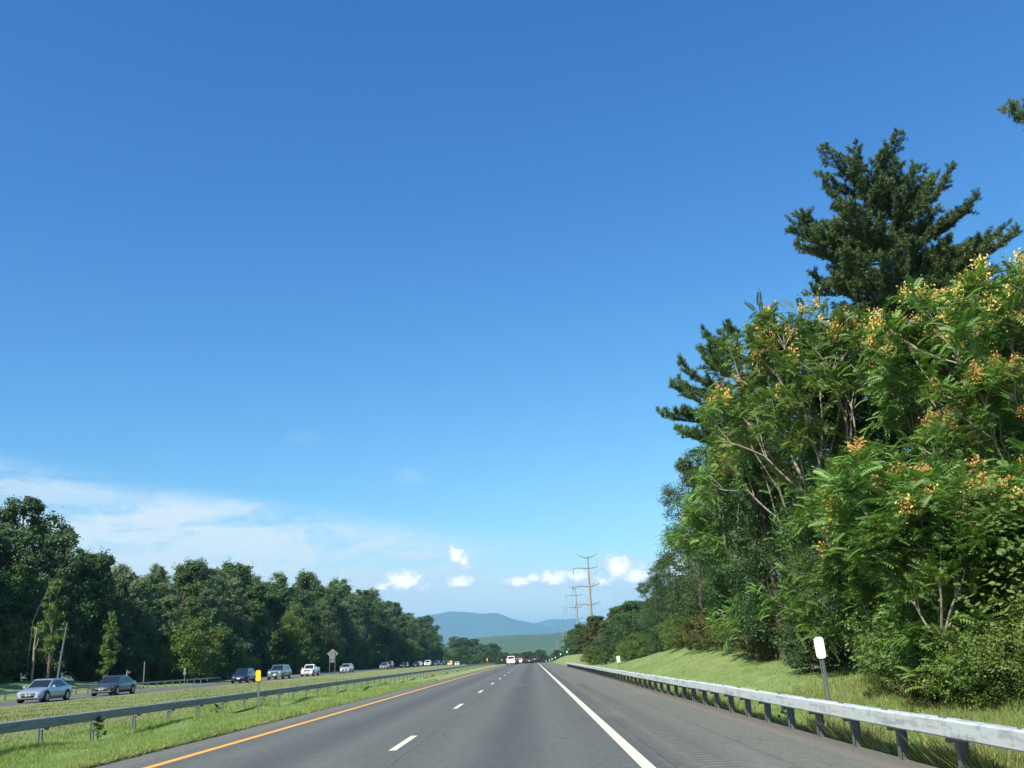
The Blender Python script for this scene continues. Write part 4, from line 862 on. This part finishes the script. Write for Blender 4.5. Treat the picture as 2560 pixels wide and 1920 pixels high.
    # wheels
    wr = P['wr']; tm = MB().disc((0, 0, 0), wr, 18, th=.20)
    for s in (P['wf'], P['wb']):
        for sx in (-1, 1):
            obj('wheel_arch', MB().disc((sx*(w-.045), yf(s), wr+.03), wr+.065, 18, th=.10).mesh('wheel_arch', M['dark']), root)
            wh = obj('wheel', MB().disc((sx*(w-.085), yf(s), wr), wr, 18, th=.20).mesh('wheel', M['tyre']), root)
            obj('rim', MB().disc((sx*(w+.012), yf(s), wr), wr*.66, 14, th=.02).mesh('rim', M['rim']), wh)
    # front end
    hz = P['st'][1][1]-.10; fy = L/2
    if lights: hl = M[lights]
    else: hl = M['lamp']
    hh = {'sedan': .13, 'hatch': .16, 'suv': .19, 'pickup': .17}[kind]
    for sx in (-1, 1):
        obj('headlight', MB().hexa([(sx*w*.56, fy-.02, hz-hh/2), (sx*w*.90, fy-.20, hz-hh*.3), (sx*w*.93, fy-.42, hz-hh*.2), (sx*w*.56, fy-.20, hz-hh/2), (sx*w*.56, fy-.035, hz+hh/2), (sx*w*.90, fy-.17, hz+hh*.62), (sx*w*.93, fy-.42, hz+hh*.7), (sx*w*.56, fy-.20, hz+hh/2)]).mesh('headlight', hl), root)
        obj('tail_lamp', MB().box((sx*w*.76, -fy+.04, hz+.22), (w*.28, .10, .17)).mesh('tail_lamp', M['tail']), root)
        obj('mirror', MB().box((sx*(w+.09), yf(s0)-.28, zb+.08), (.18, .10, .13)).mesh('mirror', paintm), root)
        obj('fog_lamp', MB().box((sx*w*.70, fy-.05, P['st'][1][3]+.16), (.20, .06, .07)).mesh('fog_lamp', M['dark']), root)
    obj('grille', MB().box((0, fy-.005, hz-.02), (w*1.0, .05, hh*1.15)).mesh('grille', M['dark']), root)
    for q in range(3): obj('grille_bar', MB().box((0, fy+.022, hz-.02+(q-1)*hh*.36), (w*.96, .012, .028)).mesh('grille_bar', M['chrome']), root)
    obj('lower_intake', MB().box((0, fy-.025, P['st'][1][3]+.14), (w*.95, .05, .11)).mesh('lower_intake', M['dark']), root)
    obj('bumper_lip', MB().box((0, fy-.04, P['st'][0][3]-.03), (w*1.62, .12, .05)).mesh('bumper_lip', paintm if not chrome else M['chrome']), root)
    obj('number_plate', MB().box((0, fy+.012, P['st'][1][3]+.27), (.34, .02, .17)).mesh('number_plate', M['plate']), root)
    obj('rear_plate', MB().box((0, -fy-.012, hz+.10), (.34, .02, .17)).mesh('rear_plate', M['plate']), root)
    if chrome: obj('badge', MB().disc((0, 0, 0), .10, 12, th=.02).mesh('badge', M['chrome']), root, (0, fy+.035, hz-.02), (0, 0, pi/2))
    return root
PT = {k: paint(k, *v) for k, v in dict(silver=((.34, .42, .50), .55), dgrey=((.045, .055, .062), .45), navy=((.012, .014, .05), .35), blueg=((.16, .20, .24), .5), white=((.74, .74, .72), .0), silver2=((.48, .50, .52), .5),
      beige=((.34, .31, .26), .45), maroon=((.07, .018, .02), .35), black=((.012, .012, .014), .2), gblue=((.035, .06, .08), .4), red=((.13, .015, .02), .3)).items()}
LX = -32.7
def oc(kind, y, p, label, dx=0.0, **kw):
    return car(kind, LX+dx, y, float(zo(y))-.02, pi+.0, PT[p], label, **kw)
oc('sedan', 66.9, 'silver', 'silver sedan nearest the camera on the oncoming lanes', chrome=True, L=4.6)
f1 = oc('sedan', 78.0, 'dgrey', 'dark grey sedan with a small flag on its roof', chrome=True, L=4.85, Wd=1.84)
t = thing('car_flag', 'small dark flag on a white stick clipped to the grey sedan', 'flag', (LX+.66, 78.6, float(zo(78))+1.38)); obj('stick', MB().tube([(0, 0, -.05), (0, 0, .42)], [.014, .012], 5).mesh('stick', M['sign_white']), t)
fl = []; nx_, nz_ = 8, 5
X_, Z_ = np.meshgrid(np.linspace(.01, .30, nx_), np.linspace(.16, .36, nz_)); Vf = np.stack([X_, .03*np.sin(X_*26), Z_-.25*X_*X_], -1).reshape(-1, 3); I_, J_ = np.meshgrid(np.arange(nx_-1), np.arange(nz_-1)); a_ = (J_*nx_+I_).ravel()
obj('cloth', np_mesh('cloth', Vf, np.stack([a_, a_+1, a_+nx_+1, a_+nx_], 1), M['flag_cloth']), t)
oc('hatch', 113, 'navy', 'navy hatchback passing behind the nearest amber marker', L=4.2)
oc('suv', 129, 'blueg', 'blue-grey off-roader with a bright chrome front', chrome=True, L=5.2, Wd=1.98)
oc('pickup', 147, 'white', 'white pickup truck behind the blue-grey off-roader', L=5.0, Wd=1.80)
oc('hatch', 176, 'silver2', 'silver crossover right of the diamond sign', L=4.5, Wd=1.85)
oc('sedan', 221, 'beige', 'beige sedan ahead of the dark red wagon', L=4.7)
oc('suv', 232, 'maroon', 'dark red wagon tucked behind the beige sedan', dx=-.6)
oc('sedan', 256, 'black', 'dark car with both headlights lit in the oncoming queue', lights='lit_lamp')
oc('hatch', 282, 'navy', 'small navy car left of the white off-roader in the queue')
oc('suv', 313, 'white', 'white off-roader in the distant queue', Wd=2.0)
oc('sedan', 298, 'white', 'sliver of a pale car between navy car and white off-roader', dx=-1.0)
oc('suv', 341, 'gblue', 'dark blue-green off-roader behind the white off-roader', Wd=1.95)
oc('suv', 362, 'dgrey', 'dark grey wagon at the end of the forest shade')
oc('sedan', 394, 'white', 'tiny white car left of the far amber marker', dx=.3)
oc('pickup', 436, 'white', 'far white pickup with one warm headlight lit', lights='lit_lamp_warm', Wd=2.0)
oc('sedan', 478, 'dgrey', 'tiny dark car farthest back in the oncoming queue')
def mc(kind, x, y, p, label, **kw): return car(kind, x, y, float(zr(y)), 0, PT[p], label, **kw)
mc('suv', -4.45, 212, 'white', 'white off-roader ahead in the left lane', Wd=1.9, L=4.7)
mc('suv', -4.3, 250, 'red', 'dark red wagon half hidden by the white off-roader', Wd=1.9)
mc('sedan', -3.6, 285, 'white', 'small white car past the wagon in the left lane')
mc('sedan', -.75, 246, 'maroon', 'dark red sedan far ahead in the right lane', Wd=1.8)
mc('suv', 0.6, 262, 'black', 'black car right beside the dark red sedan', Wd=1.8)

# ------------------------------------------------------------------ grass and weeds
def blades(name, label, n, xf, yf, hf, wd, m, seed, lean=.35, excl=None):
    g = np.random.default_rng(seed); y = yf(g.random(n)); x = xf(g.random(n), y, g)
    if excl is not None: k = ~excl(x, y); x, y = x[k], y[k]
    n = len(x); z = T(x, y); h = hf(x, y, g.random(n)); a = g.uniform(0, 2*pi, n); w = wd*g.uniform(.6, 1.4, n)*(1+y/30)
    O = np.stack([x, y, z-.02], 1); s = np.stack([np.cos(a), np.sin(a), 0*a], 1)*w[:, None]/2; tip = np.stack([g.normal(0, lean, n)*h, g.normal(0, lean, n)*h, h], 1)
    V = np.stack([O-s, O+s, O+tip], 1).reshape(-1, 3)
    o = obj(name, np_mesh(name, V, np.arange(3*n).reshape(-1, 3), m, False, np.repeat(np.clip(g.random(n)*.8+.25*g.random(n), 0, 1), 3)))
    tag(o, label, 'grass', kind='stuff'); return o
near = lambda a, b: (lambda u: 1/(1/a-u*(1/a-1/b)))      # denser near the camera
blades('grass', 'short green and yellow grass between the road and the median rail', 230000, lambda u, y, g: -7.02-u*5.5, near(12, 75), lambda x, y, r: (.04+.09*r)*(1+.35*np.sin(x*3+y)+.3*np.sin(x*1.3-y*.7)), .011, M['grass'], 31)
blades('grass', 'dry mown grass on the median behind the grey rail', 75000, lambda u, y, g: -12.0-u*17.5, near(15, 110), lambda x, y, r: .05+.07*r, .016, M['grass_dry'], 32)
blades('grass', 'green grass on the mound behind the right rail', 260000, lambda u, y, g: 4.6+u*(6.0+.09*y), near(8, 80), lambda x, y, r: (.07+.13*r)*(1+.4*sm(x, 6, 9)*(1-sm(y, 25, 40)))*(1-.55*sm(y, 22, 34)), .013, M['grass'], 33)
blades('weeds', 'straggling dry weeds along the foot of the right rail', 26000, lambda u, y, g: 4.35+np.abs(g.normal(0, .45, len(u)))+.15, near(8, 70), lambda x, y, r: (.10+.26*r*r)*(.5+.7*(np.sin(y*1.3)+np.sin(y*.47+1) > .2)), .014, M['weed'], 34, .5)
blades('weeds', 'thin grass fringe on the ragged edge of the left paving', 30000, lambda u, y, g: -7.02-np.abs(g.normal(0, .16, len(u)))+.06, near(12, 70), lambda x, y, r: .03+.07*r, .012, M['weed'], 35, .6)
blades('weeds', 'rough grass below the brambles behind the near rail', 36000, lambda u, y, g: 7.5+u*6.5, near(10, 32), lambda x, y, r: .12+.26*r*r, .013, M['weed'], 36, .4)
# little leafy weeds under the median rail
wm = broadleaf(701, H=1.0, R=.42, base=0.0, nl=4, ncl=5, nleaf=14, leaf=.10, mat_='leaf_mid')
tree('leafy_weed', wm, -10.95, 25.3, .62, 1.0, 0, 'leafy weed growing against a post of the median rail', 'plant')
tree('leafy_weed', wm, -10.9, 34.5, .40, 1.0, 1.0, 'small leafy weed under the median rail left of the amber marker', 'plant')
tree('leafy_weed', wm, 4.75, 19.2, .55, 1.0, 2.0, 'leafy weed in the shadow behind the right rail', 'plant')

# ------------------------------------------------------------------ haze
m, b, out = mat('haze_air'); pv = b.new('ShaderNodeVolumePrincipled')
pv.inputs['Color'].default_value = (.28, .60, .90, 1); pv.inputs['Density'].default_value = 0.85e-4; pv.inputs['Anisotropy'].default_value = 0.0
b.l.new(pv.outputs[0], out.inputs['Volume'])
hz = obj('haze', MB().box((0, 10000, 350), (26000, 24000, 736)).mesh('haze', m)); hz['kind'] = 'stuff'; hz['label'] = 'thin blue summer haze over the whole valley'
